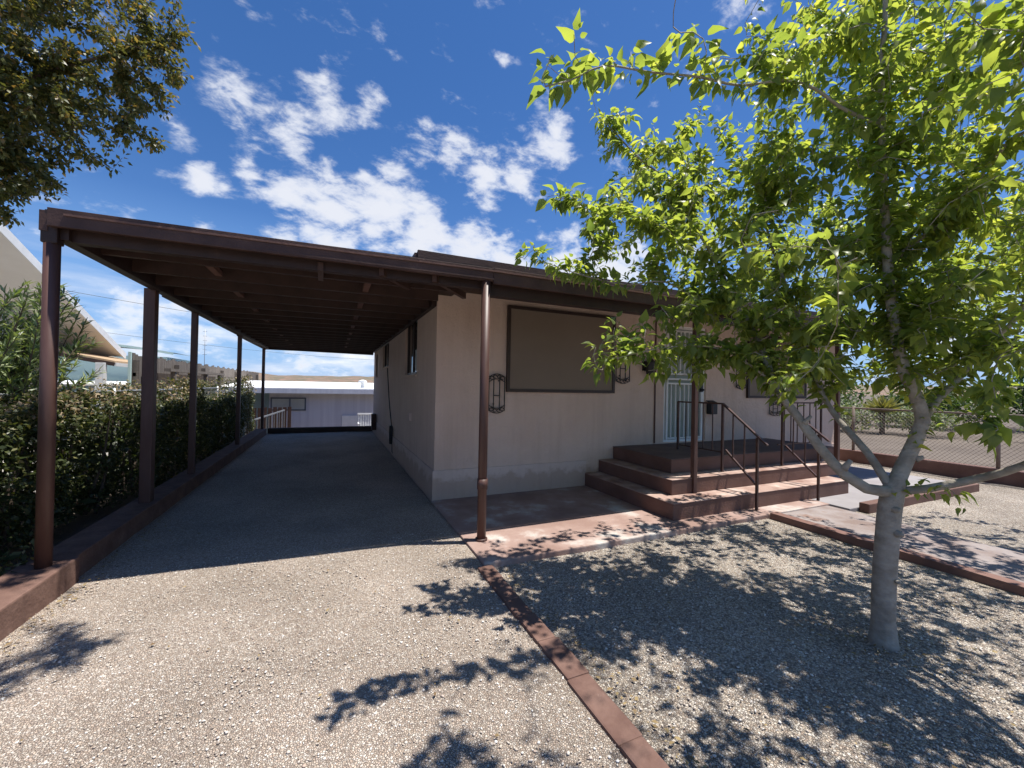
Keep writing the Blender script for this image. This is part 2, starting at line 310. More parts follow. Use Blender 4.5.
hm = N(nt,'ShaderNodeMath',operation='MULTIPLY'); nt.links.new(hz.outputs[0], hm.inputs[0]); nt.links.new(hr.outputs[0], hm.inputs[1])
fn = N(nt,'ShaderNodeTexNoise'); fn.inputs['Scale'].default_value = 24; fn.inputs['Detail'].default_value = 12; fn.inputs['Roughness'].default_value = .6; fn.inputs['Distortion'].default_value = .15
fmp = N(nt,'ShaderNodeMapping'); fmp.inputs['Rotation'].default_value = (.2,.55,.3); fmp.inputs['Scale'].default_value = (.62,1,1.25); nt.links.new(tc.outputs['Generated'], fmp.inputs[0]); nt.links.new(fmp.outputs[0], fn.inputs[0])
f2 = N(nt,'ShaderNodeMapRange'); nt.links.new(fn.outputs[0], f2.inputs['Value']); f2.inputs['From Min'].default_value = .28; f2.inputs['From Max'].default_value = .72; f2.inputs['To Min'].default_value = -.88; f2.inputs['To Max'].default_value = .48
sm = N(nt,'ShaderNodeMath',operation='ADD'); nt.links.new(acc, sm.inputs[0]); nt.links.new(f2.outputs[0], sm.inputs[1])
dn = N(nt,'ShaderNodeMapRange'); dn.interpolation_type = 'SMOOTHSTEP'; nt.links.new(sm.outputs[0], dn.inputs['Value']); dn.inputs['From Min'].default_value = .02; dn.inputs['From Max'].default_value = 1.12
mxm = N(nt,'ShaderNodeMath',operation='MAXIMUM'); nt.links.new(dn.outputs[0], mxm.inputs[0]); nt.links.new(hm.outputs[0], mxm.inputs[1])
fac = N(nt,'ShaderNodeMath',operation='MULTIPLY'); nt.links.new(mxm.outputs[0], fac.inputs[0]); fac.inputs[1].default_value = .93
cc = ramp(nt, [(.0,(6.6,7.2,8.4)),(.55,(9.0,9.1,9.3)),(1,(7.2,7.4,8.0))]); nt.links.new(sm.outputs[0], cc.inputs[0])
mix = N(nt,'ShaderNodeMix',data_type='RGBA'); nt.links.new(fac.outputs[0], mix.inputs['Factor']); 
hsv = N(nt,'ShaderNodeHueSaturation'); hsv.inputs['Saturation'].default_value = 1.28; hsv.inputs['Value'].default_value = 1.12; nt.links.new(sky.outputs[0], hsv.inputs['Color'])
hb = N(nt,'ShaderNodeMix',data_type='RGBA'); hf_ = N(nt,'ShaderNodeMapRange'); nt.links.new(sx.outputs['Z'], hf_.inputs['Value'])
hf_.inputs['From Min'].default_value = .34; hf_.inputs['From Max'].default_value = .0; hf_.inputs['To Max'].default_value = .9
gr_ = N(nt,'ShaderNodeMix',data_type='RGBA',blend_type='MULTIPLY'); gr_.inputs['Factor'].default_value = 1; nt.links.new(hsv.outputs[0], gr_.inputs['A']); gr_.inputs['B'].default_value = (1.03,.97,1.09,1)
nt.links.new(hf_.outputs[0], hb.inputs['Factor']); nt.links.new(gr_.outputs['Result'], hb.inputs['A']); hb.inputs['B'].default_value = (2.3,4.3,7.6,1)
nt.links.new(hb.outputs['Result'], mix.inputs['A']); nt.links.new(cc.outputs[0], mix.inputs['B'])
nt.links.new(mix.outputs['Result'], bg.inputs[0])
scene.view_settings.view_transform = 'Standard'; scene.view_settings.look = 'None'; scene.view_settings.exposure = 0.56; scene.view_settings.gamma = 1
scene.cycles.max_bounces = 6; scene.cycles.transparent_max_bounces = 4; scene.cycles.diffuse_bounces = 4; scene.cycles.use_denoising = True
scene.cycles.sample_clamp_indirect = 6

# ------------------------------------------------------------------ ground
def grid_sheet(name, x0, x1, y0, y1, z, mat, step=.12, amp=.008, fn=None):
    nx = max(2, int((x1-x0)/step)+1); ny = max(2, int((y1-y0)/step)+1)
    X, Y = np.meshgrid(np.linspace(x0,x1,nx), np.linspace(y0,y1,ny))
    Z = np.array([z + amp*noise.noise(Vector((x*1.3,y*1.3,z*7))) + amp*.6*noise.noise(Vector((x*4,y*4,3))) for x, y in zip(X.ravel(), Y.ravel())])
    if fn: Z = Z + np.array([fn(x,y) for x, y in zip(X.ravel(), Y.ravel())])
    V = np.stack([X.ravel(), Y.ravel(), Z], 1)
    i = np.arange(ny-1)[:,None]*nx + np.arange(nx-1)[None,:]
    F = np.stack([i, i+1, i+1+nx, i+nx], -1).reshape(-1)
    o = np_mesh(name, V, np.full((nx-1)*(ny-1), 4), F, mat, smooth=True); tag(o, kind='structure'); return o

def sst(a,b,x):
    t = min(max((x-a)/(b-a),0),1); return t*t*(3-2*t)
xs = np.unique(np.concatenate([np.linspace(-14,24,96), -np.geomspace(14,3500,26), np.geomspace(24,3500,26)]))
ys = np.unique(np.concatenate([np.linspace(-8,22,76), -np.geomspace(8,3500,22), np.geomspace(22,3500,26)]))
X, Y = np.meshgrid(xs, ys); 
Z = np.array([-.14 - 1.6*sst(14.35,16,y)*(1-sst(11.5,14,x)) + (.05*noise.noise(Vector((x*.3,y*.3,0))) if (x>11.5 or y>16 or x<-5) else 0) for x,y in zip(X.ravel(),Y.ravel())])
i = np.arange(len(ys)-1)[:,None]*len(xs) + np.arange(len(xs)-1)[None,:]
tag(np_mesh('terrain', np.stack([X.ravel(),Y.ravel(),Z],1), np.full(i.size,4), np.stack([i,i+1,i+1+len(xs),i+len(xs)],-1).reshape(-1), M['earth'], smooth=True), kind='structure')
grid_sheet('driveway', -1.80, 1.20, -6, 13.85, -.022, M['drive'], .12, .010)
s = boxo('side_yard', (-13,-4,-.3), (-3.75,16,-.10), M['pale2']); tag(s, kind='structure')  # unseen pale ground, added to bounce light up onto the gable soffit
grid_sheet('gravel_bed', 1.2, 4.93, -6, 3.35, -.055, M['lawn'], .12, .012)
grid_sheet('gravel_bed', 6.14, 10.84, -6, 8.5, -.06, M['lawn'], .15, .012)
s = boxo('patio_slab', (1.205,3.2,-.2), (6.2,5.22,0), M['slab'], bevel=.012); tag(s, kind='structure')
s = boxo('path', (6.203,2.97,-.2), (9.9,5.22,-.004), M['pale'], bevel=.012); tag(s, kind='structure')
s = boxo('walkway', (5.06,-6,-.2), (6.13,3.195,-.012), M['walk'], bevel=.01); tag(s, kind='structure')

# hills: a band of terrain rising behind the houses
def hill_h(a):
    base = 20 + 30*max(0, -math.sin(a-.05))**.8
    return base + 9*noise.noise(Vector((a*5,0,0))) + 3*noise.noise(Vector((a*22,3,0)))
hv = []; hf = []; nA = 260; rows = 9
for i_ in range(nA):
    a = -1.9 + 3.9*i_/(nA-1)
    for j in range(rows):
        t = j/(rows-1); rr = 520 + 620*t
        h = -2.5 + hill_h(a)*math.sin(min(t*1.15,1)*PI/2)**1.3 + 3.5*t*noise.noise(Vector((a*30, t*5, 1)))
        if t > .9: h -= 30*(t-.9)/.1
        hv.append((rr*math.sin(a), rr*math.cos(a), h))
for i_ in range(nA-1):
    for j in range(rows-1):
        q = i_*rows+j; hf.append((q, q+rows, q+rows+1, q+1))
m = MB(); m.v = hv; m.f = hf; tag(m.build('hills', M['hill'], smooth=True), kind='structure')

# kerb walls
kw = empty('kerb_wall', (-1.9,4,0), label='low red-brown painted concrete kerb running along the left side of the gravel drive under the carport posts', cat='kerb')
o = boxo('near_block', (-2.02,-3,-.15), (-1.72,4.10,.165), M['kerb'], kw, .012)
o = boxo('far_block', (-2.02,4.105,-.15), (-1.755,13.7,.155), M['kerb'], kw, .012)
le = empty('lawn_edging', (1.2,1,0), label='flush red-brown masonry edging strip between the gravel drive and the shaded gravel bed', cat='edging')
yy = 3.17; k_ = 0
m = MB(); j_ = 0
while yy > -5:
    L_ = rnd.uniform(.19,.42); dx = rnd.uniform(-.008,.008)+ (.0 if yy>1 else 0)
    m.box((1.135+dx*.5, yy-L_, -.15), (1.268+dx+rnd.uniform(-.01,.01), yy-.0005, .002+rnd.uniform(-.007,.001))); yy -= L_
m.build('edging_blocks', M['kerb'], le, bevel=.012)
we = empty('walkway_border', (5,0,0), label='thin dark red-brown border strip along the left edge of the concrete front walk', cat='edging')
boxo('border_strip', (4.93,-6,-.15), (5.055,3.19,.022), M['redpaint'], we, .008)
ye = empty('yard_kerb', (8,2.9,0), label='low pale-topped masonry kerb crossing the yard behind the mulberry trunk', cat='kerb')
boxo('kerb_block', (6.4,2.85,-.15), (9.7,2.965,.065), M['redstep'], ye, .012)
tb = empty('timber_barrier', (0,13.9,0), label='dark timber beam lying across the far end of the covered drive', cat='beam')
boxo('beam', (-1.75,13.87,-.1), (1.22,14.05,.14), M['timber'], tb, .015)

# ------------------------------------------------------------------ house
HX0, HX1, HY0, HY1 = 1.237, 10.4, 5.227, 14.0
house = empty('house', (5.8,9.6,0), label='single-storey beige-pink stucco house with dark brown eaves and a covered front porch', cat='house')

def wall_grid(m, P, ulen, ztop, openings, th, flip=False, z0=0):
    us = sorted({0, ulen} | {a for o_ in openings for a in o_[:2]}); zs = sorted({z0, ztop} | {a for o_ in openings for a in o_[2:]})
    def inside(u, z): return any(a < u < b and c < z < d for a,b,c,d in openings)
    def quad(pts):
        vs = [P(*p) for p in pts]; idx = (0,1,2,3)
        m.add(vs, [idx[::-1] if flip else idx])
    for i in range(len(us)-1):
        for j in range(len(zs)-1):
            if inside((us[i]+us[i+1])/2, (zs[j]+zs[j+1])/2): continue
            a,b,c,d = us[i],us[i+1],zs[j],zs[j+1]
            quad([(a,0,c),(b,0,c),(b,0,d),(a,0,d)]); quad([(a,th,c),(a,th,d),(b,th,d),(b,th,c)])
    for a,b,c,d in openings:
        quad([(a,0,c),(a,0,d),(a,th,d),(a,th,c)]); quad([(b,0,c),(b,th,c),(b,th,d),(b,0,d)])
        quad([(a,0,c),(a,th,c),(b,th,c),(b,0,c)]); quad([(a,0,d),(b,0,d),(b,th,d),(a,th,d)])
WT = 3.0
DOOR = (5.21,6.22,.60,2.64)
m = MB(); wall_grid(m, lambda u,t,z: (HX0+u, HY0+t, z), HX1-HX0, WT, [(DOOR[0]-HX0,DOOR[1]-HX0,DOOR[2],DOOR[3])], .16)
m.build('front_wall', M['stucco'], house)
SW = [(6.58,7.76,1.69,2.70),(10.2,11.45,1.965,2.61),(12.85,13.42,1.78,2.47)]
m = MB(); wall_grid(m, lambda u,t,z: (HX0+t, HY0+u, z), HY1-HY0, WT, [(a-HY0,b-HY0,c,d) for a,b,c,d in SW], .16, True)
m.build('side_wall', M['stucco'], house)
m = MB(); m.add([(HX1,HY0,-.2),(HX1,HY1,-.2),(HX1,HY1,WT),(HX1,HY0,WT)], [(0,1,2,3)]); m.build('end_wall', M['stucco'], house)
m = MB(); m.add([(HX0,HY1,-2),(HX1,HY1,-2),(HX1,HY1,WT),(HX0,HY1,WT)], [(0,3,2,1)]); m.build('rear_wall', M['stucco'], house)
boxo('plinth', (HX0-.022,HY0-.022,-.1),(3.62,HY0-.001,.385), M['plinth'], house)
boxo('plinth', (7.52,HY0-.022,-.1),(HX1,HY0-.001,.385), M['plinth'], house)
boxo('plinth', (HX0-.022,HY0-.0005,-.1),(HX0-.001,HY1,.385), M['plinth'], house)
# black box, room darkness put into its colour so openings read deep
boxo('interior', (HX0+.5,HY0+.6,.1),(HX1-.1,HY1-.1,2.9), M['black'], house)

# side windows
for k,(a,b,c,d) in enumerate(SW):
    f = MB(); xo = HX0+.045
    for (y0,y1,z0,z1) in ((a,b,c,c+.045),(a,b,d-.045,d),(a,a+.045,c+.045,d-.045),(b-.045,b,c+.045,d-.045),((a+b)/2-.02,(a+b)/2+.02,c+.045,d-.045)):
        f.box((xo,y0+.002,z0+.001),(xo+.05,y1-.002,z1-.001))
    fo = f.build('window', M['screenframe'], house)
    if k == 0: tag(fo, label='nearest window in the side wall, with a white blind showing')
    g_ = boxo('pane', (xo+.02,a+.03,c+.03),(xo+.028,b-.03,d-.03), M['glass'], fo)
    boxo('sill', (HX0-.03,a-.05,c-.045),(HX0+.04,b+.05,c-.004), M['stucco'], fo)
    if k == 0:
        boxo('blind', (xo-.004,a+.06,c+.06),(xo+.016,a+.36,c+.42), M['blind'], fo)
    if k < 2:
        boxo('awning_slat', (HX0-.03,a-.02,d-.05),(HX0+.02,b+.02,d-.01), M['white'], fo)

# front sun screens
def screen(x0,x1,z0,z1,lab):
    f = MB(); t = .045; y = HY0-.05
    f.box((x0,y,z0),(x1,y+.045,z0+t)); f.box((x0,y,z1-t),(x1,y+.045,z1)); f.box((x0,y,z0+t),(x0+t,y+.045,z1-t)); f.box((x1-t,y,z0+t),(x1,y+.045,z1-t))
    fo = f.build('window', M['screenframe'], house); tag(fo, label=lab)
    boxo('sun_screen', (x0+t,y+.015,z0+t),(x1-t,y+.03,z1-t), M['screen'], fo)
screen(2.24,4.125,1.435,2.665,'large brown sun-screened front window left of the door')
screen(7.31,9.15,1.38,2.62,'brown sun-screened front window right of the door')

# security door
dr = MB(); x0,x1,z0,z1 = DOOR; y = HY0+.03
for q in ((x0,x0+.055,z0,z1),(x1-.055,x1,z0,z1),(x0+.055,x1-.055,z1-.055,z1),(x0+.055,x1-.055,z0,z0+.04)): dr.box((q[0],y,q[2]),(q[1],y+.05,q[3]))
door = dr.build('security_door', M['white'], house)
b_ = MB(); xi0,xi1 = x0+.09,x1-.09
for q in (xi0,xi1): b_.box((q-.018,y-.022,z0+.045),(q+.018,y+.012,z1-.06))
for zz_ in (z0+.065,1.62,1.70,1.79,z1-.09): b_.box((xi0+.018,y-.020,zz_-.014),(xi1-.018,y+.010,zz_+.014))
nb = 8
for i_ in range(1,nb):
    x_ = xi0+(xi1-xi0)*i_/nb
    for za,zb in ((z0+.08,1.605),(1.805,z1-.105)): b_.box((x_-.008,y-.014,za),(x_+.008,y+.004,zb))
b_.build('bars', M['white'], door)
boxo('door_panel', (x0+.05,HY0+.085,z0+.04),(x1-.05,HY0+.11,z1-.05), M['doorpanel'], door)
h_ = MB(); h_.box((x1-.15,y-.05,1.48),(x1-.09,y-.021,1.62)); h_.tube([(x1-.12,y-.05,1.52),(x1-.12,y-.09,1.52)],.02,8); h_.build('lock_box', M['black'], door)

# roofs
ZU = 2.98
rf = MB()
def slope_box(m, x0,x1,y0,y1,z0,z1,th):
    m.add([(x0,y0,z0-th),(x1,y0,z0-th),(x1,y1,z1-th),(x0,y1,z1-th),(x0,y0,z0),(x1,y0,z0),(x1,y1,z1),(x0,y1,z1)], [(0,3,2,1),(4,5,6,7),(0,1,5,4),(1,2,6,5),(2,3,7,6),(3,0,4,7)])
slope_box(rf, .86,10.9,4.62,9.6,3.05,3.30,.05); slope_box(rf, .86,10.9,9.602,14.6,3.30,3.05,.05)
ro = rf.build('main_roof', M['roofdark'], house)
fm = MB(); fm.box((.85,4.58,2.90),(10.91,4.617,3.045)); fm.box((.82,4.62,2.90),(.857,14.6,3.02)); fm.build('fascia', M['brown2'], ro)
# porch roof along the front (continues the carport line)
pr = MB(); slope_box(pr, 1.42,10.6,3.70,5.2,2.665,2.80,.03); pro = pr.build('porch_roof', M['brown'], house)
boxo('porch_fascia', (1.42,3.655,2.515),(10.6,3.695,2.672), M['brown2'], pro, .004)
boxo('drip_edge', (1.42,3.642,2.630),(10.6,3.6545,2.645), M['redstep'], pro)  # paler strip paints the sun-lit line on the porch fascia
pr2 = boxo('porch_beam', (1.42,3.76,2.42),(10.5,3.86,2.56), M['brown'], pro)
x_ = 1.75
def porch_post(x,y,z,top):
    p = boxo('porch_post', (x-.03,y-.03,z),(x+.03,y+.03,top), M['post'], house, .006); return p
porch_post(4.235,3.72,.193,2.55)
p = porch_post(7.42,3.74,.386,2.55)
# conduit, cable, box
c_ = MB(); c_.tube([(5.0,HY0-.015,.60),(5.0,HY0-.015,2.7)],.012,6); c_.build('conduit', M['post'], house)
boxo('meter_box', (HX0-.15,12.65,.14),(HX0-.025,12.95,.62), M['brown2'], house, .01)
c_ = MB(); pts = [(HX0-.012,10.35,1.98)]
for t in np.linspace(0,1,12): pts.append((HX0-.014, 10.3-1.15*t**1.3, 1.95-1.6*t+.03*math.sin(t*9)))
c_.tube(pts,.011,6)
for k in range(4):
    ring = [(HX0-.03-.012*k, 9.12+.06*math.cos(t)+.02*k, .40+.20*math.sin(t)) for t in np.linspace(0,2*PI,14)]
    c_.tube(ring,.011,5)
c_.tube([(HX0-.02,9.12,.25),(HX0-.03,9.05,.05),(HX0-.02,9.0,.02)],.011,5)
c_.build('cable', M['black'], house)
boxo('outlet_box', (HX0-.045,6.90,.90),(HX0-.001,7.02,1.03), M['plinth'], house, .005)

# wall lamp and mailbox: hung on the wall
wl = empty('wall_lamp', (4.78,HY0,1.9), label='black lantern on the stucco wall left of the white security door', cat='wall lamp')
l_ = MB(); l_.box((4.72,HY0-.03,1.82),(4.86,HY0-.001,1.98)); l_.build('back_plate', M['black'], wl)
l_ = MB(); l_.tube([(4.79,HY0-.11,1.74),(4.79,HY0-.11,1.77),(4.79,HY0-.11,1.96),(4.79,HY0-.11,2.04)],[.035,.06,.085,.02],6); l_.build('lantern', M['black'], wl)
l_ = MB(); l_.tube([(4.79,HY0-.03,1.94),(4.79,HY0-.08,2.05),(4.79,HY0-.11,2.03)],.01,5); l_.build('arm', M['black'], wl)
mb = empty('mailbox', (6.32,HY0,1.2), label='small black mailbox on the wall just right of the security door', cat='mailbox')
boxo('box', (6.24,HY0-.11,1.08),(6.40,HY0-.002,1.29), M['black'], mb, .01)
baro('lid', (6.32,HY0-.13,1.275),(6.32,HY0-.002,1.325), .18,.012, M['black'], mb)

# wrought iron ornaments
def ornament(x0,x1,z0,z1,lab,arch=True):
    y = HY0-.035
    root = empty('wall_ornament', ((x0+x1)/2,HY0,z0), label=lab, cat='wall ornament', group='wrought iron ornaments flanking the front windows')
    w_ = x1-x0; u = MB()
    for q in ((.02,.30,.66,.96) if w_ > .24 else (.02,.35,.7,.97)):
        zt = z1-.03-.06*abs(q-.5)
        u.box((x0+q*w_-.006,y-.006,z0+.02),(x0+q*w_+.006,y+.006,zt))
    u.box((x0+.3*w_,y-.005,z0+(z1-z0)*.42),(x0+.66*w_,y+.005,z0+(z1-z0)*.42+.012))
    u.build('uprights', M['black'], root)
    for sgn, zc in ((1, z1-.05), (-1, z0+.03)):
        a_ = MB()
        for off in (0,-.07*sgn):
            a_.tube([(x0+w_*t, y, zc+off+sgn*.045*math.sin(PI*t)) for t in np.linspace(0,1,9)], .006, 5)
        for t in (.18,.38,.62,.82):
            cx, cz = x0+w_*t, zc-.035*sgn+sgn*.045*math.sin(PI*t)
            a_.tube([(cx+.028*math.cos(q), y, cz+.022*math.sin(q)) for q in np.linspace(0,5.2,8)], .007, 4)
        a_.build('scroll_band', M['black'], root)
    for bx,bz in ((.3,.2),(.6,.8)): boxo('bracket', (x0+bx*w_,y+.006,z0+bz*(z1-z0)),(x0+bx*w_+.015,HY0-.001,z0+bz*(z1-z0)+.015), M['black'], root)
ornament(1.97,2.22,1.15,1.69,'black scroll ornament at lower left corner of the big window, beside the round post')
ornament(4.15,4.44,1.61,2.14,'black iron scroll ornament at the right edge of the big window, left of the lantern')
ornament(6.98,7.29,1.56,2.05,'black iron ornament between the white security door and the second screened window')
ornament(7.96,8.36,1.04,1.33,'short black iron ornament below the second screened window')

# ------------------------------------------------------------------ porch steps
st = empty('entry_steps', (5.4,4,0), label='three-tier red-brown concrete entry steps rising to the porch in front of the security door', cat='steps')
m = MB(); m.box((3.60,3.44,-.1),(7.15,5.22,.185)); m.build('lower_step', M['redstep'], st, bevel=.012)
m = MB(); m.box((3.595,3.435,.1855),(7.155,5.221,.195)); m.build('lower_tread', M['tread'], st, bevel=.004)
m = MB(); m.box((3.86,3.72,.1955),(7.50,5.22,.378)); m.build('middle_step', M['redstep'], st, bevel=.012)
m = MB(); m.box((3.855,3.715,.3785),(7.505,5.221,.388)); m.build('middle_tread', M['tread'], st, bevel=.004)
m = MB(); m.box((4.14,4.00,.3885),(7.9,5.22,.572)); m.build('porch_base', M['redstep'], st, bevel=.012)
m = MB(); m.box((4.135,3.995,.5725),(7.905,5.221,.583)); m.build('porch_floor', M['porchfloor'], st, bevel=.004)

# railings
def rail(x, lab, side):
    root = empty('stair_railing', (x,3.4,0), label=lab, cat='railing', group='brown iron stair railings')
    y0,y1,y2 = 3.36,3.86,4.64
    top = 1.33
    def post(y,z0,z1,xx=x,w_=.028): boxo('post', (xx-w_/2,y-w_/2,z0),(xx+w_/2,y+w_/2,z1), M['iron'], root)
    post(y0,0,.92); post(y1,.388,top)
    baro('handrail', (x,y0-.13,.84),(x,y1,top), .035,.022, M['iron'], root)
    baro('lower_rail', (x,y0,.31),(x,y1-.05,.70), .026,.02, M['iron'], root)
    for t in (.35,.68):
        y = y0+(y1-y0)*t; boxo('baluster', (x-.007,y-.007,.31+.39*t+.02*0),(x+.007,y+.007,.94+.385*t), M['iron'], root)
    if side == 0:
        baro('handrail', (x,y1,top),(x,y2,top-.005), .035,.022, M['iron'], root); post(y2,.583,top)
        for y in (4.02,4.18,4.34,4.49): boxo('baluster', (x-.006,y-.006,.66),(x+.006,y+.006,top-.01), M['iron'], root)
        baro('lower_rail', (x,y1,.66),(x,y2,.66), .02,.016, M['iron'], root)
    else:
        yb = 3.93; x2 = 7.36
        baro('handrail', (x,yb,top+.01),(x2,yb,top+.01), .035,.022, M['iron'], root)
        baro('lower_rail', (x,yb,.70),(x2,yb,.70), .02,.016, M['iron'], root)
        n_ = 7
        for k in range(1,n_): 
            xx = x+(x2-x)*k/n_; boxo('baluster', (xx-.006,yb-.006,.70),(xx+.006,yb+.006,top), M['iron'], root)
        post(yb,.39,top,x2-.02,.024)
rail(4.93,'brown iron railing on the left side of the entry steps, running back over the porch',0)
rail(6.23,'brown iron railing right side of entry steps, half behind the mulberry limb',1)

# ------------------------------------------------------------------ carport
cp = empty('carport', (-.3,8,0), label='long flat-roofed dark brown timber carport on posts over the gravel drive', cat='carport')
XL, XR, YF, YB = -1.87, 1.236, 3.86, 14.0
def fY(x): return 3.86 + (3.655-3.86)*(x-XL)/(1.42-XL)
dk = MB(); ZT = 2.70
dk.add([(XL,fY(XL)+.04,ZT-.035),(1.418,fY(1.418)+.04,ZT-.035),(1.418,5.2,ZT),(XR-.002,5.2,ZT),(XR-.002,YB,ZT-.03),(XL,YB,ZT-.06),
        (XL,fY(XL)+.04,ZT-.01),(1.418,fY(1.418)+.04,ZT-.01),(1.418,5.2,ZT+.03),(XR-.002,5.2,ZT+.03),(XR-.002,YB,ZT),(XL,YB,ZT-.03)],
       [(5,4,3,2,1,0),(6,7,8,9,10,11),(0,1,7,6),(1,2,8,7),(2,3,9,8),(3,4,10,9),(4,5,11,10),(5,0,6,11)])
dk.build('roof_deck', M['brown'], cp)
fa = MB(); fa.bar((XL+.03,fY(XL)+.02,2.632),(1.417,fY(1.417)+.018,2.600),.04,.128); fa.build('front_fascia', M['brown2'], cp, bevel=.004)
fa = MB(); fa.bar((XL+.12,fY(XL)-.008,2.655),(1.417,fY(1.417)-.008,2.636),.012,.015); fa.build('drip_edge', M['redstep'], cp)  # bright line of sunlight along the roof edge, put into the strip's colour
fa = MB(); fa.bar((XL+.3,fY(XL)-.009,2.585),(1.417,fY(1.417)-.009,2.556),.012,.014); fa.build('trim_strip', M['brown2'], cp)
boxo('side_beam', (XL+.02,3.94,2.50),(XL+.11,13.98,2.655), M['brown'], cp, .004)
boxo('side_fascia', (XL-.03,3.90,2.54),(XL+.017,6.1,2.685), M['brown2'], cp, .004)
boxo('side_fascia', (XL-.03,6.105,2.51),(XL+.017,10.2,2.66), M['brown2'], cp, .004)
boxo('side_fascia', (XL-.03,10.205,2.49),(XL+.017,14.0,2.64), M['brown2'], cp, .004)
boxo('rear_beam', (XL,13.9,2.50),(1.2,13.985,2.61), M['brown'], cp)
boxo('wall_ledger', (HX0-.06,5.25,2.56),(HX0-.004,13.95,2.66), M['brown'], cp)
baro('roller_bar', (-.95,14.03,2.53),(1.2,14.03,2.51), .05,.05, M['brown'], cp)
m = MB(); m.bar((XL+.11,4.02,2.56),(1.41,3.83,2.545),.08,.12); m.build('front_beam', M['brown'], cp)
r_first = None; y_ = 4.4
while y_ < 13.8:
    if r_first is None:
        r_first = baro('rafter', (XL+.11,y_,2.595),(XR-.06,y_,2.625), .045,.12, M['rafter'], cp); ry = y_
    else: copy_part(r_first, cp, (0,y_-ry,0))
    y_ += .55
bl0 = None; y_ = 4.4; k = 0
while y_ < 13.2:
    for xb in (-1.08,.32):
        if bl0 is None:
            bl0 = baro('blocking', (xb,y_+.025,2.60),(xb,y_+.525,2.60), .06,.05, M['redpaint'], cp); bx0, by0 = xb, y_
        elif (k % 2 == 0): copy_part(bl0, cp, (xb-bx0, y_-by0, 0))
    y_ += .55; k += 1
baro('brace', (-.12,3.85,2.52),(-.13,4.37,2.55), .045,.07, M['brown2'], cp)
baro('brace', (.38,3.80,2.53),(.72,4.37,2.56), .045,.07, M['brown2'], cp)
baro('brace', (.86,3.78,2.53),(1.38,4.5,2.56), .045,.07, M['brown2'], cp)
# posts
tubeo('post', [(-1.85,3.95,.16),(-1.85,3.95,2.56)], .044, M['post'], cp, 16)
boxo('post_cap', (-1.895,3.905,2.46),(-1.805,3.995,2.60), M['brown'], cp, .01)
for y,wd in ((5.71,.105),(7.25,.075),(10.35,.075),(13.65,.075)):
    boxo('post', (-1.865-wd/2,y-wd/2,.15),(-1.865+wd/2,y+wd/2,2.52), M['post'], cp, .008)
pc = tubeo('round_post', [(1.357,3.70,0),(1.357,3.70,2.545)], .044, M['post'], cp, 16)
tubeo('collar', [(1.357,3.70,.50),(1.357,3.70,.60)], .052, M['post'], pc, 16)
tubeo('base_flange', [(1.357,3.70,0.001),(1.357,3.70,.02)], .06, M['post'], pc, 16)

# ------------------------------------------------------------------ chain-link fences
def chain_fence(root, ax, fixed, u0, u1, z0, z1, step, post_step, mat, sp=.07, r=.0022, mesh=True, postw=.028):
    P = (lambda u,z: (fixed,u,z)) if ax == 'y' else (lambda u,z: (u,fixed,z))
    tubeo('top_rail', [P(u0,z1),P(u1,z1)], .02, mat, root, 8)
    u = u0; p0 = None
    while u <= u1+.01:
        if p0 is None: p0 = tubeo('post', [P(u,z0-.1),P(u,z1+.05)], postw, mat, root, 8); pu = u
        else: copy_part(p0, root, (0,u-pu,0) if ax == 'y' else (u-pu,0,0))
        u += post_step
    if mesh:
        m = MB(); H = z1-z0; u = u0-H
        while u < u1:
            for sgn in (1,-1):
                a0, b0 = u, u+H
                za, zb = (z0,z1) if sgn == 1 else (z1,z0)
                # clip to the fence span
                ta = max(0,(u0-a0)/H); tb_ = min(1,(u1-a0)/H)
                if tb_ <= ta: continue
                pa = P(a0+ta*H, za+(zb-za)*ta); pb = P(a0+tb_*H, za+(zb-za)*tb_)
                m.tube([pa,pb], r, 3, False)
            u += sp
        m.build('wire_mesh', mat, root)
fr = empty('boundary_wall', (11,1,0), label='low red-brown painted wall along the right side of the yard beneath the wire fence', cat='wall')
boxo('wall_body', (10.87,-6,-.2),(11.07,9.5,.20), M['redpaint'], fr, .01)
cf = empty('chain_link_fence', (10.97,1,.2), label='rusty chain-link fence standing on the low red-brown wall at the right', cat='fence')
M['rustwire'] = noisy('rusty_wire', (.16,.12,.10), (.24,.19,.16), 9, .7, 0)
chain_fence(cf, 'y', 10.97, -5.8, 9.4, .205, 1.17, .07, 2.2, M['rustwire'], r=.003)
cf2 = empty('chain_link_fence', (-2.75,5,0), label='galvanised chain-link fence buried in the hedge left of the carport', cat='fence')
chain_fence(cf2, 'y', -2.95, 2.0, 13.6, .0, 1.33, .07, 2.9, M['galv'])

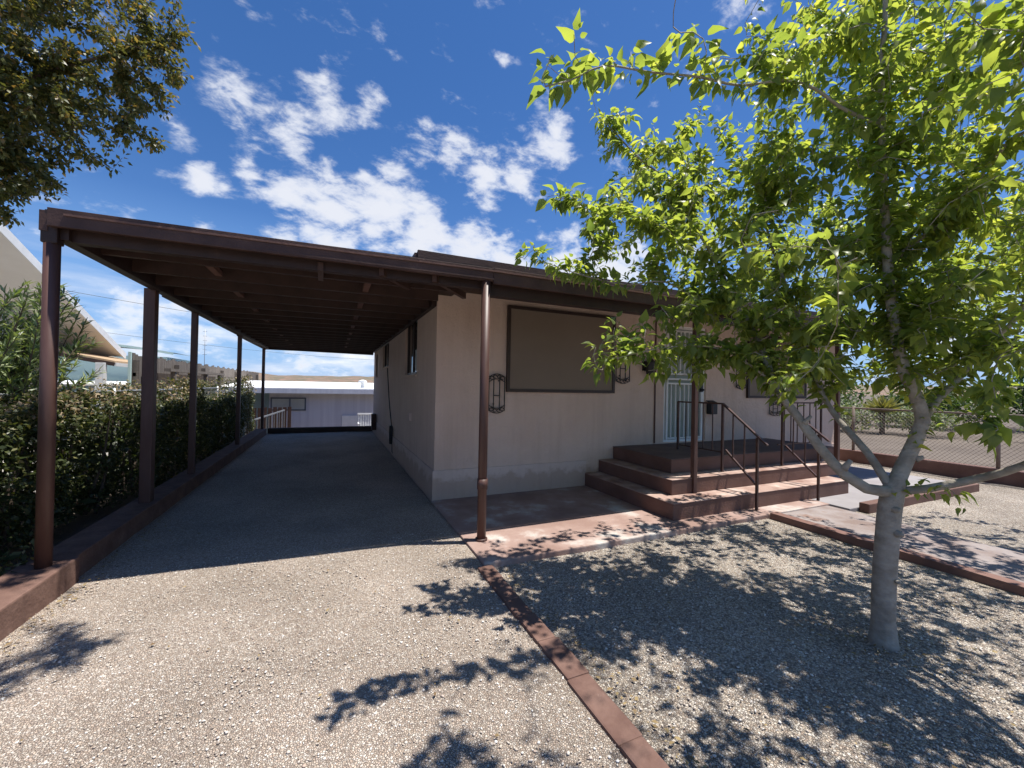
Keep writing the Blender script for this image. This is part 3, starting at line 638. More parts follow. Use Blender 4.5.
# ------------------------------------------------------------------ trees
def grow(mains, targets, step=.1, jit=.03, up=.15, seed=1):
    """greedy growth: each target joins the nearest part of the skeleton by a curved twig"""
    r_ = random.Random(seed)
    pos = []; par = []; rad = []; fixed = []
    def key(p): return (round(p[0],3),round(p[1],3),round(p[2],3))
    idx = {}
    for pts, ra, rb in mains:
        L = len(pts); prev = None
        # resample with catmull-like smoothing
        P = [Vector(p) for p in pts]; out = []
        for i in range(L-1):
            p0 = P[max(i-1,0)]; p1 = P[i]; p2 = P[i+1]; p3 = P[min(i+2,L-1)]
            n = max(1, int((p2-p1).length/(step*.8)))
            for q in range(n):
                t = q/n
                out.append(.5*((2*p1)+(p2-p0)*t+(2*p0-5*p1+4*p2-p3)*t*t+(3*p1-p0-3*p2+p3)*t**3))
        out.append(P[-1])
        for i, p in enumerate(out):
            k = key(p)
            if k in idx: prev = idx[k]; continue
            if prev is None and pos:
                prev = min(range(len(pos)), key=lambda j: (pos[j]-p).length)
            pos.append(p); par.append(-1 if prev is None else prev); t = i/max(1,len(out)-1)
            fixed.append(ra+(rb-ra)*t**.62*(1 if ra != .060 else 0) if ra != .060 else ra+(rb-ra)*t); idx[k] = len(pos)-1; prev = len(pos)-1
    nm = len(pos)
    A = np.array([tuple(p) for p in pos])
    T = [Vector(t) for t in targets]
    T.sort(key=lambda t: float(np.min(np.linalg.norm(A-np.array(t), axis=1))))
    cap = 30000; arr = np.zeros((cap,3)); arr[:nm] = A; n = nm; tips = []
    for t in T:
        d = np.linalg.norm(arr[:n]-np.array(t), axis=1) + .25*np.maximum(0, arr[:n,2]-t.z)
        j = int(np.argmin(d)); p0 = pos[j]; L = (t-p0).length
        if L < .04: continue
        pd = (p0-pos[par[j]]).normalized() if par[j] >= 0 else Vector((0,0,1))
        c = p0 + pd*L*.35 + Vector((0,0,up*L)) + Vector((r_.gauss(0,jit),r_.gauss(0,jit),r_.gauss(0,jit)))*L*2
        k = max(2, int(L/step)); prev = j; chain = []
        for i in range(1,k+1):
            s_ = i/k; p = p0*(1-s_)**2 + c*2*s_*(1-s_) + t*s_*s_
            p += Vector((r_.gauss(0,.006),r_.gauss(0,.006),r_.gauss(0,.006)))
            if n >= cap: break
            pos.append(p); par.append(prev); fixed.append(0); arr[n] = tuple(p); prev = n; n += 1; chain.append(prev)
        if chain: tips.append(prev)
    # pipe model
    r2 = [0.0]*n; kids = [[] for _ in range(n)]
    for i in range(n):
        if par[i] >= 0: kids[par[i]].append(i)
    for i in range(n-1,-1,-1):
        r2[i] = max(r2[i], 0.0023**2)
        if par[i] >= 0: r2[par[i]] += r2[i]*.92 if len(kids[par[i]])>1 or True else 0
    rads = [max(fixed[i], min(math.sqrt(r2[i])*.5+.0008, .022)) for i in range(n)]
    return pos, par, rads, kids, tips, nm

def skeleton_mesh(m, pos, par, rads, kids, nm, seg_main=12):
    """sweep tubes along chains of the skeleton"""
    n = len(pos); used = set(); 
    starts = [i for i in range(n) if par[i] == -1]
    stack = list(starts)
    while stack:
        s_ = stack.pop()
        chain = [s_] if par[s_] < 0 else [par[s_], s_]
        cur = s_
        while kids[cur]:
            ks = sorted(kids[cur], key=lambda k: -rads[k])
            # keep going along the straightest thick child
            best = ks[0]
            for k in ks[1:]: stack.append(k)
            chain.append(best); cur = best
        rr = [rads[c] for c in chain]
        if par[s_] >= 0: rr[0] = min(rads[par[s_]], rads[s_]*1.15)
        if len(chain) > 1:
            seg = seg_main if max(rr) > .02 else (6 if max(rr) > .006 else 4)
            m.tube([pos[c] for c in chain], rr, seg, True)

def shoots(pos, par, tips, length, spacing, rr):
    """points and directions along the outer part of each twig"""
    P = []; D = []
    for t in tips:
        cur = t; acc = 0; nxt = t
        dirn = (pos[t]-pos[par[t]]).normalized()
        P.append(pos[t]); D.append(dirn)
        s_ = 0
        while acc < length and par[cur] >= 0:
            a = pos[cur]; b = pos[par[cur]]; L = (a-b).length
            if L < 1e-6: cur = par[cur]; continue
            d = (a-b)/L; q = s_
            while q < L:
                P.append(a - d*q); D.append(d); q += spacing*rr.uniform(.7,1.3)
            s_ = q-L; acc += L; cur = par[cur]
    return np.array([tuple(p) for p in P]), np.array([tuple(d) for d in D])

def in_ball(r_, c, r):
    while True:
        p = Vector((r_.uniform(-1,1),r_.uniform(-1,1),r_.uniform(-1,1)))
        if p.length < 1: return Vector(c)+p*r

CL=[(0.94,1.76,3.08,0.11),(1.2,1.75,3.23,0.13),(1.54,1.76,3.31,0.14),(1.92,1.75,3.48,0.17),(2.28,1.7,3.54,0.22),(2.67,1.63,3.69,0.29),(2.14,2.96,3.97,0.16),(2.35,2.87,3.75,0.23),(2.65,2.74,3.5,0.27),(2.93,2.5,3.61,0.25),(2.72,2.48,3.82,0.12),(1.73,2.5,2.8,0.2),(2.22,2.5,2.82,0.34),(2.82,2.45,2.95,0.44),(3.01,2.14,3.19,0.38),(1.63,2.76,2.97,0.1),(1.24,2.5,2.43,0.08),(1.45,2.41,2.31,0.11),(1.75,2.39,2.47,0.14),(1.7,2.19,1.76,0.14),(2.09,2.24,1.86,0.28),(2.42,2.09,1.94,0.33),(2.59,2.34,2.35,0.3),(2.6,1.9,1.79,0.29),(2.7,1.63,1.87,0.3),(3.51,1.91,3.84,0.56),(3.69,1.61,4.08,0.52),(3.26,1.7,2.9,0.51),(3.33,1.34,2.96,0.49),(3.4,1.09,3.33,0.42),(3.28,0.93,2.58,0.39),(3.58,1.24,2.38,0.49),(3.11,1.45,2.18,0.36),(3.52,1.49,1.85,0.32),(3.51,1.16,1.82,0.34),(3.08,0.81,1.93,0.3),(2.61,1.35,1.62,0.15),(2.27,1.39,1.54,0.06),(2.74,0.75,1.37,0.14),(3.18,0.99,0.94,0.06),(1.47,0.98,2.07,0.1),(1.94,0.99,2.09,0.11),(2.56,0.7,2.93,0.21)]
CL += [(1.9,2.45,2.75,.24),(2.35,2.4,3.0,.3),(2.9,2.0,2.4,.36),(3.0,1.85,1.95,.32),(3.35,1.75,1.75,.26),(2.2,2.25,2.45,.2),(3.3,.95,1.9,.25),(3.75,1.4,1.95,.3)]
OUT=[(2.3,-.2,3.6,.7),(3.4,-.8,3.4,.8),(4.3,1.9,3.5,.8),(2.9,.6,3.6,.6),(4.0,.6,2.3,.5),(4.4,1.5,2.0,.5),(3.0,3.0,3.2,.5),(3.9,2.9,3.0,.6),(4.8,3.0,3.2,.7),(3.7,2.4,2.4,.45),(6.3,1.8,3.0,.9),(5.6,2.7,3.3,.8),(6.9,1.0,3.0,.9),(7.6,1.8,3.1,.8),(5.2,1.6,2.2,.6),(2.4,3.1,3.0,.35),(3.2,1.2,4.8,1.2),(4.7,.8,3.4,1.3),(4.6,2.3,3.0,1.2),(3.3,-.2,3.0,1.0),(2.3,.3,3.7,.7),(5.6,1.3,2.8,1.0),(2.6,-.3,3.4,.7),(4.2,-.6,3.2,1.0),(1.7,.9,3.9,.5)]
tr = random.Random(5)
BASE = [(3.165,1.33,-.08),(3.16,1.33,.05),(3.15,1.325,.3),(3.145,1.31,.6),(3.15,1.30,.80),(3.17,1.295,.90)]
LA=[(3.17,1.295,.90),(3.0,1.35,.92),(2.93,1.43,.99),(2.84,1.53,1.16),(2.81,1.65,1.35),(2.77,1.77,1.55),(2.82,1.91,1.84),(2.78,2.09,2.2),(2.75,2.27,2.59),(2.74,2.49,2.99),(2.73,2.65,3.32),(2.48,2.81,3.57),(2.19,2.94,3.9)]
LB=[(3.17,1.295,.90),(3.18,1.43,1.12),(3.22,1.57,1.26),(3.26,1.72,1.45),(3.28,1.82,1.71),(3.29,1.92,2.06),(3.24,2.04,2.48),(3.13,2.09,2.88),(3.15,2.08,3.44)]
LC=[(3.17,1.295,.90),(3.26,1.28,1.06),(3.33,1.25,1.22),(3.36,1.23,1.34),(3.32,1.25,1.5),(3.25,1.28,1.65),(3.23,1.31,1.88),(3.23,1.34,2.1),(3.24,1.36,2.33),(3.25,1.38,2.63),(3.24,1.39,2.96),(3.22,1.39,3.25),(3.21,1.39,3.61),(3.22,1.38,3.93),(3.22,1.38,4.39),(3.3,1.4,4.91)]
LD=[(3.17,1.295,.90),(3.28,1.17,.94),(3.37,1.07,.99),(3.38,.96,1.05),(3.32,.82,1.14),(3.28,.67,1.29),(3.28,.56,1.49),(3.3,.4,1.9),(3.3,.1,2.4)]
LE=[(3.24,1.36,2.33),(3.31,1.3,2.42),(3.36,1.23,2.5),(3.38,1.1,2.6),(3.4,.99,2.8),(3.37,.89,2.91),(3.24,.73,2.91),(3.0,.5,3.1)]
LF=[(3.22,1.39,3.25),(3.1,1.44,3.29),(2.97,1.5,3.36),(2.82,1.57,3.48),(2.59,1.62,3.49),(2.24,1.67,3.38),(1.93,1.69,3.34),(1.59,1.74,3.29),(1.3,1.76,3.24),(1.08,1.75,3.08),(.94,1.76,3.01)]
LG=[(3.36,1.23,1.34),(3.52,1.22,1.47),(3.72,1.18,1.63),(3.86,1.12,1.83),(3.99,1.0,2.05),(4.3,1.0,2.6),(4.8,.9,3.2)]
LH=[(2.78,2.09,2.2),(2.5,2.16,2.18),(2.22,2.23,2.3),(1.95,2.3,2.26),(1.72,2.35,2.28),(1.5,2.39,2.32),(1.34,2.46,2.38)]
LI=[(2.77,1.77,1.55),(2.65,1.83,1.66),(2.45,1.91,1.78),(2.23,2.01,1.81),(1.96,2.1,1.77),(1.75,2.17,1.71)]
LJ=[(3.33,1.25,1.22),(3.1,1.2,1.6),(2.75,1.1,1.9),(2.33,1.03,2.05),(1.99,1.0,2.10),(1.57,.99,2.12)]
mains = [(BASE,.060,.058),(LC,.046,.008),(LA,.037,.005),(LB,.028,.005),(LD,.028,.008),(LE,.018,.006),(LF,.012,.004),(LG,.024,.007),(LH,.010,.003),(LI,.009,.003)]
targets = []
for c in CL:
    n = max(3, int(c[3]**2*(330 if c[0] > 2.9 else 300)))
    if c[3] < .2: n = max(4, int(c[3]*52))
    if c[2] > 3.0 and c[0] < 2.3 and c[1] < 1.9: n = int(n*.5)
    for _ in range(n): targets.append(tuple(in_ball(tr, c[:3], c[3]*1.2)))
for c in OUT:
    for _ in range(int(c[3]**2*(68 if c[2] < 4 else 30))): targets.append(tuple(in_ball(tr, c[:3], c[3])))
pos, par, rads, kids, tips, nm = grow(mains, targets, .1, .05, .18, 3)
mul = empty('mulberry_tree', (3.16,1.33,-.06), label='young mulberry tree with grey forking trunk and bright green leaves in the gravel bed', cat='tree')
m = MB(); skeleton_mesh(m, pos, par, rads, kids, nm)
# root flare
m.tube([(3.165,1.33,-.10),(3.165,1.33,-.02),(3.162,1.33,.10)],[.084,.070,.059],14,False)
# pruning knots and stubs on the fork
for a_,b_,q_ in (((3.12,1.27,.80),(3.105,1.235,.81),.016),((3.13,1.26,.66),(3.11,1.225,.665),.017),((2.91,1.43,1.03),(2.93,1.40,1.09),.016),((3.30,1.24,1.10),(3.32,1.21,1.12),.014),((3.17,1.27,.36),(3.13,1.25,.37),.014),((2.80,1.60,1.30),(2.84,1.58,1.35),.012)):
    m.tube([a_, tuple((Vector(a_)+Vector(b_))/2), b_],[q_*1.5,q_*1.1,q_*.8],8)
m.build('trunk', M['bark'], mul, smooth=True)
P, D = shoots(pos, par, tips, .34, .0245, tr)
n = len(P); side = rdir(n); side = unit(side - D*np.sum(side*D,1,keepdims=True))
pet = .018+.022*rng.random(n)
dirs = unit(D*.45 + side*.9 + np.array([0,0,-.45]) + rng.normal(size=(n,3))*.22)
Pl = P + unit(side+D*.3)*pet[:,None]
U = unit(np.array([0,0,1.0]) + rng.normal(size=(n,3))*.42 + side*.25)
S = .034 + .056*rng.random(n)**1.7
camp = np.array([0,0,1.5]); big = (P[:,0] < 2.0) & (P[:,2] > 2.95); S[big] *= 1.3
S[rng.random(n) < .12] *= .55
rv = np.clip(rng.beta(2.2,2.2,n)*.9 + .06*(P[:,2]-2.5), 0, 1)
print('mulberry leaves', n)
leaf_cloud('crown', Pl, dirs, U, S, M['mulberry'], mul, BROAD, rv, .62+.36*rng.random(n))
# petioles
# left shade tree
LT=[(-3.07,5.94,4.84,.73),(-2.36,5.73,5.15,.7),(-1.86,5.51,4.84,.41),(-2.67,5.77,4.22,.58),(-2.05,5.6,4.24,.32),(-2.99,5.7,3.63,.38),(-2.74,5.7,3.54,.18),(-1.68,5.43,5.38,.27),(-3.83,6.07,4.46,.9),(-3.63,5.99,3.47,.4),(-2.78,5.91,6.22,.86),(-3.86,6.29,5.87,.84)]
LT += [(-3.15,5.9,3.75,.5),(-3.35,5.9,3.35,.35),(-3.5,6.0,4.3,.7),(-2.95,5.75,4.3,.5)]
LT = [(x*1.08,y*1.08,1.5+(z-1.5)*1.08,r*1.08) for x,y,z,r in LT]
sh = empty('shade_tree', (-5.6,5.6,-.1), label='large dark-leaved shade tree overhanging the left end of the carport roof', cat='tree')
S0 = [(-5.6,5.6,-.2),(-5.55,5.6,1.2),(-5.4,5.7,2.3)]
mainsL = [(S0,.2,.16),([(-5.4,5.7,2.3),(-5.0,5.9,3.2),(-4.4,6.3,4.2),(-3.8,6.4,5.2),(-3.4,6.3,6.2)],.13,.02),([(-5.0,5.9,3.2),(-4.3,6.1,3.7),(-3.6,6.2,4.3),(-2.9,6.1,4.9),(-2.2,6.0,5.3)],.07,.01),([(-5.4,5.7,2.3),(-5.9,5.2,3.4),(-6.2,4.8,4.6)],.1,.03),([(-4.4,6.3,4.2),(-3.9,6.2,3.9),(-3.3,6.2,3.75)],.03,.008)]
targets = []
for c in LT:
    for _ in range(int(c[3]**2*230)+6): targets.append(tuple(in_ball(tr, c[:3], c[3])))
for c in ((.0,2.5,4.9,.35),(-.4,3.4,5.3,.25),(-1.3,4.7,5.8,.3)):
    for _ in range(26): targets.append(tuple(in_ball(tr, c[:3], c[3])))
for c in ((-6.2,4.8,5.2,1.2),(-5.2,6.4,6.2,1.1),(-4.6,5.0,6.6,.8)):
    for _ in range(50): targets.append(tuple(in_ball(tr, c[:3], c[3])))
pos, par, rads, kids, tips, nm = grow(mainsL, targets, .12, .05, .05, 4)
m = MB(); skeleton_mesh(m, pos, par, rads, kids, nm); m.build('trunk', M['darkbark'], sh, smooth=True)
P, D = shoots(pos, par, tips, .38, .0155, tr); n = len(P)
side = rdir(n); P2 = P + side*(.01+.05*rng.random((n,1)))
dirs = unit(D*.5+side*.8+np.array([0,0,-.5])+rng.normal(size=(n,3))*.3)
print('shade leaves', n)
# a random share of the leaves turns olive-bronze
rv = np.clip(rng.beta(2,2.6,n) + .35*(rng.random(n) < .18), 0, 1)
leaf_cloud('crown', P2, dirs, unit(np.array([0,0,1.])+rng.normal(size=(n,3))*.6), .045+.03*rng.random(n), M['elm'], sh, SMALL, rv)

# ------------------------------------------------------------------ hedge, oleander, shrubs
def shrub_leaves(n, fn, size, mat, name, parent, tmpl=SMALL, drop=-.2, upn=.6, rand=None):
    P = fn(n); nn = len(P)
    d = unit(rng.normal(size=(nn,3)) + np.array([.3,0,drop])); U = unit(np.array([0,0,1.])+rng.normal(size=(nn,3))*upn)
    return leaf_cloud(name, P, d, U, size*(.6+.8*rng.random(nn)), mat, parent, tmpl, rand)
hd = empty('hedge', (-2.7,8,0), label='dense dark green leafy hedge beside the kerb behind the left carport posts', cat='hedge')
def hedge_top(y, x):
    t = 1.25 - .10*sst(6.6,7.2,y) + .06*math.sin(y*2.3)+.05*math.sin(y*5.1+x*3) + .10*noise.noise(Vector((x*2,y*1.5,0)))*1.6
    t -= .10*sst(9.8,10.6,y)*(1-sst(12.8,13.4,y))
    t += .24*math.exp(-((y-9.2)/.45)**2) + .42*math.exp(-((y-14.0)/.5)**2)
    if y < 3.6: t *= .55+.45*sst(2.2,3.6,y)
    return t
def hedge_pts(n):
    out = []
    while len(out) < n:
        y = 1.8+12.9*rnd.random()**1.25; x = -3.6+1.5*rnd.random()
        t = hedge_top(y,x); z = t*(1-rnd.random()**1.6*.98) if rnd.random() < .5 else t*rnd.random()
        face = -2.18-.26*(1-sst(5.6,7.2,y))-.16*abs(noise.noise(Vector((y*1.6,z*1.8,4))))*2 - .22*max(0,(z/t-.75))
        if rnd.random() < .72: x = face - abs(rnd.gauss(0,.07))
        elif x > face: continue
        else: z = t - abs(rnd.gauss(0,.06))
        if noise.noise(Vector((y*3,z*3,x*3))) < -.33 and rnd.random() < .7: continue
        out.append((x,y,max(z,.02)))
    return np.array(out)
P = hedge_pts(60000); 
sunlit_top = np.clip((P[:,2]-1.0)/.5, 0, 1)  # upper leaves shifted paler: sunlight on the hedge top put into colour
rv = np.clip(rng.beta(2,3,len(P)) + .35*sunlit_top*rng.random(len(P)), 0, 1)
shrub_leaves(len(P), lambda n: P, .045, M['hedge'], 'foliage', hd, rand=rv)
Pd = P[(P[:,2] > 1.15) & (np.array([noise.noise(Vector((p[1]*1.1,p[0],2))) for p in P]) > -.05)]
Pd = Pd[:2600]+rng.normal(size=(min(2600,len(Pd)),3))*.05
shrub_leaves(len(Pd), lambda n: Pd, .05, M['dryleaf'], 'dry_foliage', hd)
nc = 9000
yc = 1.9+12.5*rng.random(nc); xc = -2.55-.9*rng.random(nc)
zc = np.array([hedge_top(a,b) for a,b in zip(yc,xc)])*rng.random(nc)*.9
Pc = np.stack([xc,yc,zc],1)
shrub_leaves(nc, lambda n: Pc, .13, M['hedge'], 'inner_foliage', hd, rand=.5*rng.random(nc))  # coarse dark core leaves, the hedge's inner shade put into their colour
m = MB(); y = 2.2
while y < 14.4:
    for _ in range(2):
        bx = rnd.uniform(-3.1,-2.5); tx = bx+rnd.uniform(-.3,.3); ty = y+rnd.uniform(-.4,.4); tz = hedge_top(y,bx)*.93
        m.tube([(bx,y,-.1),((bx+tx)/2+.05,(y+ty)/2,tz*.5),(tx,ty,tz)],[.02,.013,.004],5)
    y += .22
m.build('stems', M['darkbark'], hd)
# ivy at the kerb
iv = empty('ground_ivy', (-2.2,3.2,.05), label='low leafy ground plant spilling at the foot of the first carport post', cat='plant')
def ivy_pts(n):
    a = np.stack([rng.uniform(-2.5,-2.0,n), rng.uniform(1.8,4.3,n), np.zeros(n)],1); a[:,2] = .1+.14*rng.random(n)*(1+np.sin(a[:,1]*6)*.5) ; return a
shrub_leaves(1500, ivy_pts, .055, M['hedge'], 'foliage', iv)

ol = empty('oleander_shrub', (-3.3,6.0,0), label='tall light green oleander shrub with narrow leaves behind the first carport post', cat='shrub')
m = MB(); OP = []; OD = []
for k in range(125):
    bx, by = -3.45+rnd.gauss(0,.22), 5.9+rnd.gauss(0,.25)
    tx, ty, tz = -3.2+rnd.gauss(0,.48), 5.9+rnd.gauss(0,.42), rnd.uniform(1.4,2.5)
    tx = min(tx,-2.5-.1*rnd.random())
    A_ = Vector((bx,by,0)); B_ = Vector((tx,ty,tz)); Cc = (A_+B_)/2+Vector((0,0,.25)); pts = []
    for s_ in np.linspace(0,1,9): pts.append(A_*(1-s_)**2+Cc*2*s_*(1-s_)+B_*s_*s_)
    m.tube(pts, [.011-.008*i_/8 for i_ in range(9)], 5)
    for q in range(120):
        s_ = rnd.uniform(.28,1); i_ = min(int(s_*8),7); f_ = s_*8-i_; p = pts[i_]*(1-f_)+pts[i_+1]*f_
        OP.append(tuple(p)); d = (pts[i_+1]-pts[i_]).normalized(); OD.append(tuple(d))
m.build('stems', M['darkbark'], ol)
OP = np.array(OP); OD = np.array(OD); sd = rdir(len(OP)); 
leaf_cloud('foliage', OP, unit(OD*.8+sd*.8+np.array([0,0,.05])), unit(np.array([0,0,1.])+rng.normal(size=OP.shape)*.5), .09+.05*rng.random(len(OP)), M['oleander'], ol, SLIM)

def bush(name, loc, rx, rz, n, mat, label, cat='shrub', size=.09, group=None, trunk=None):
    root = empty(name, loc, label=label, cat=cat, group=group)
    cx,cy,cz = loc; lob = [(rnd.uniform(-.6,.6)*rx, rnd.uniform(-.6,.6)*rx, rnd.uniform(.35,.8)*rz*1.2, rnd.uniform(.4,.65)*rx) for _ in range(9)]
    pts = []
    for _ in range(n):
        l = rnd.choice(lob); p = Vector((rnd.gauss(0,1),rnd.gauss(0,1),rnd.gauss(0,1))).normalized()*l[3]*rnd.uniform(.7,1.08)
        z = l[2]+p.z*.8*rz/rx
        if z < (trunk or 0)*.8: z = (trunk or 0)*.8+abs(z)*.3
        pts.append((cx+l[0]+p.x, cy+l[1]+p.y, cz+z))
    P_ = np.array(pts)
    shrub_leaves(n, lambda q: P_, size, mat, 'crown' if trunk else 'foliage', root)
    m = MB()
    for l in lob[:6]: m.tube([(cx,cy,cz-.1),(cx+l[0]*.4,cy+l[1]*.4,cz+l[2]*.5),(cx+l[0],cy+l[1],cz+l[2])],[.05*rx,.03*rx,.01*rx],6)
    m.build('trunk' if trunk else 'stems', M['darkbark'], root)
G1 = 'shrubs beyond the chain-link fence'
bush('desert_shrub', (20.5,9.9,-.15), 1.3,1.0, 2200, M['sage'], 'pale grey-green shrub beyond the fence, seen just right of the porch corner post', size=.12, group=G1)
bush('desert_shrub', (21.5,8.2,-.15), 1.2,.9, 2000, M['sage'], 'pale grey-green shrub beyond the fence, seen between the two left limbs of the mulberry', size=.12, group=G1)
bush('desert_shrub', (23,4.4,-.15), 1.2,.8, 1600, M['sage'], 'pale grey-green shrub beyond the fence, seen right of the mulberry trunk fork', size=.12, group=G1)
G2 = 'background trees on the far right'
bush('background_tree', (25.5,14.2,-.15), 2.2,3.0, 3600, M['bgleaf'], 'dark green tree far right of the house, closest to the house end wall', 'tree', .2, G2, 1.0)
bush('background_tree', (27,9.6,-.15), 2.0,2.0, 3000, M['bgleaf'], 'rounded green tree behind the pale shrubs beyond the fence', 'tree', .2, G2, .6)
bush('background_tree', (26.5,1.6,-.15), 2.4,2.3, 3600, M['bgleaf'], 'dark spreading tree beyond the right end of the chain-link fence', 'tree', .2, G2, .5)
bush('background_tree', (30,17.5,-.15), 3.0,3.6, 4200, M['bgleaf'], 'tall dense tree beyond the far corner of the house', 'tree', .24, G2, 1.0)
bush('background_tree', (31,6.0,-.15), 3.0,3.2, 4200, M['bgleaf'], 'broad dark tree directly behind the agave and pale shrubs', 'tree', .24, G2, .8)
bush('background_tree', (29,-3.5,-.15), 3.2,3.2, 4200, M['bgleaf'], 'dark tree at the far right edge beyond the yard wall', 'tree', .24, G2, .8)
ag = empty('agave_plant', (21,8.95,-.1), label='yellowish spiky agave among the pale shrubs beyond the fence', cat='plant')
n = 150; dd = unit(np.stack([rng.normal(size=n),rng.normal(size=n),np.abs(rng.normal(size=n))*.9+.35],1))
leaf_cloud('blades', np.tile([21,8.95,.75],(n,1)), dd, unit(rng.normal(size=(n,3))), .55+.3*rng.random(n), M['agave'], ag, SLIM)
tubeo('stem', [(21,8.95,-.2),(21,8.95,.8)], .09, M['darkbark'], ag)

# ------------------------------------------------------------------ left wood fence
wf = empty('board_fence', (-4.5,18,-.2), label='tall weathered grey board fence beyond the hedge on the left', cat='fence')
m = MB(); y = 12.8
while y < 31:
    h = 2.14+.03*math.sin(y*7)+rnd.uniform(-.02,.02); m.box((-4.53,y,-1.4),(-4.505,y+.135,h)); y += .145
m.build('boards', M['oldwood'], wf)
boxo('rail', (-4.5,12.8,1.60),(-4.44,31,1.69), M['oldwood'], wf)
boxo('rail', (-4.5,12.8,.5),(-4.44,31,.58), M['oldwood'], wf)
for y in (12.8,15.6,18.4,21.2,24,27,30): boxo('post', (-4.5,y,-1.4),(-4.38,y+.1,2.0), M['oldwood'], wf)
boxo('corner_post', (-4.56,12.68,-.3),(-4.50,12.74,2.2), M['mint'], wf, .01)
ar = empty('grape_arbor', (-4.1,15,0), label='low grey timber arbor frame in front of the board fence, dark underneath', cat='arbor')
for y in (13.6,15.0,16.6,18.4): boxo('post', (-4.0,y,-1.2),(-3.9,y+.12,1.75), M['oldwood'], ar)
boxo('beam', (-4.02,13.2,1.752),(-3.88,18.9,1.83), M['oldwood'], ar)
boxo('panel', (-4.2,13.3,1.15),(-4.16,18.8,1.70), M['timber'], ar)  # dark sheet painted as the shadow beneath the arbor beam

# ------------------------------------------------------------------ neighbour gable house (left)
nh = empty('gable_house', (-9,9,0), label='white neighbouring house with a steep gable overhang at the far left', cat='house')
def rake(z_at, y): return z_at + (15.1-y)*.415
XR_ = -5.5; XW = -6.75; YR = 8.2; zr = rake(2.28,YR)
m = MB()
m.add([(XR_,15.1,2.28),(XR_,YR,zr),(-18,YR,zr),(-18,15.1,2.28),(XR_,15.1,2.20),(XR_,YR,zr-.08),(-18,YR,zr-.08),(-18,15.1,2.20)], [(0,1,2,3),(7,6,5,4),(0,4,5,1),(3,7,4,0)])
m.add([(XR_,1.3,2.28),(XR_,YR-.001,zr),(-18,YR-.001,zr),(-18,1.3,2.28),(XR_,1.3,2.20),(XR_,YR-.001,zr-.08),(-18,YR-.001,zr-.08),(-18,1.3,2.20)], [(3,2,1,0),(4,5,6,7),(1,5,4,0),(0,4,7,3)])
m.build('roof', M['roofdark'], nh)
m = MB(); m.add([(XR_-.02,15.0,2.17),(XR_-.02,YR,zr-.1),(XW,YR,zr-.1),(XW,15.0,2.17)], [(3,2,1,0)]); m.add([(XR_-.02,1.4,2.17),(XR_-.02,YR,zr-.1),(XW,YR,zr-.1),(XW,1.4,2.17)], [(0,1,2,3)]); m.build('soffit', M['soffit'], nh)
m = MB(); m.bar((XR_+.012,15.12,2.19),(XR_+.012,YR,zr-.08),.02,.17); m.bar((XR_+.012,1.3,2.19),(XR_+.012,YR-.02,zr-.09),.02,.17); m.build('rake_board', M['white'], nh)
m = MB(); m.add([(XW,2,-.3),(XW,14.4,-.3),(XW,14.4,2.4),(XW,YR,zr-.12),(XW,2,2.4)],[(0,1,2,3,4)]); m.add([(XW,14.4,-1.8),(-17,14.4,-1.8),(-17,14.4,2.4),(XW,14.4,2.4)],[(0,1,2,3)]); m.build('wall', M['white'], nh)
f = boxo('window', (XW,8.2,1.2),(XW+.04,9.4,2.4), M['slate'], nh); boxo('pane', (XW+.04,8.27,1.27),(XW+.05,9.33,2.33), M['pane'], f)
# side awning with post
aw = MB(); aw.add([(-6.7,12.3,2.36),(-5.0,13.2,1.98),(-5.0,15.4,1.98),(-6.7,15.4,2.36),(-6.7,12.3,2.31),(-5.0,13.2,1.93),(-5.0,15.4,1.93),(-6.7,15.4,2.31)],[(0,1,2,3),(7,6,5,4),(0,4,5,1),(1,5,6,2),(2,6,7,3)])
awo = aw.build('awning', M['shingle'], nh)
baro('awning_trim', (-6.7,12.28,2.27),(-4.99,13.18,1.89), .03,.09, M['brown'], awo); baro('awning_trim', (-4.98,13.2,1.89),(-4.98,15.4,1.89), .03,.09, M['white'], awo)
boxo('awning_post', (-5.28,13.0,-.3),(-5.12,13.16,1.92), M['white'], nh, .005)

# mint shed and white lean-to roof
ms = empty('mint_shed', (-8,19,-1), label='pale mint shed beyond the white house, behind the board fence corner', cat='shed')
m = MB(); m.box((-12,18,-1.8),(-5.4,21,2.35)); m.build('wall', M['mint'], ms)
m = MB()
arc = [(-12.2,1.9)]+[(-12.2+7.0*t, 1.95+.85*math.sin(PI*(.15+.62*t))) for t in np.linspace(0.02,1,12)]
vs = [(x,17.9,z) for x,z in arc]+[(x,21.1,z) for x,z in arc]; k = len(arc)
m.add(vs+[(x,17.9,z-.08) for x,z in arc], [(i_,i_+1,i_+1+k,i_+k) for i_ in range(k-1)]+[(i_,i_+2*k,i_+1+2*k,i_+1) for i_ in range(k-1)]); m.build('curved_roof', M['mint'], ms)
lt_ = empty('lean_to', (-7,16.6,-1), label='low lean-to with a bright white flat roof behind the awning post at the far left', cat='lean-to')
m = MB(); slope_box(m, -9,-4.75,15.6,17.6,1.37,1.46,.06); m.build('roof', M['white'], lt_, bevel=.01)
m = MB(); m.box((-8.9,15.75,-1.8),(-4.9,17.5,1.31)); m.build('wall', M['blue'], lt_)

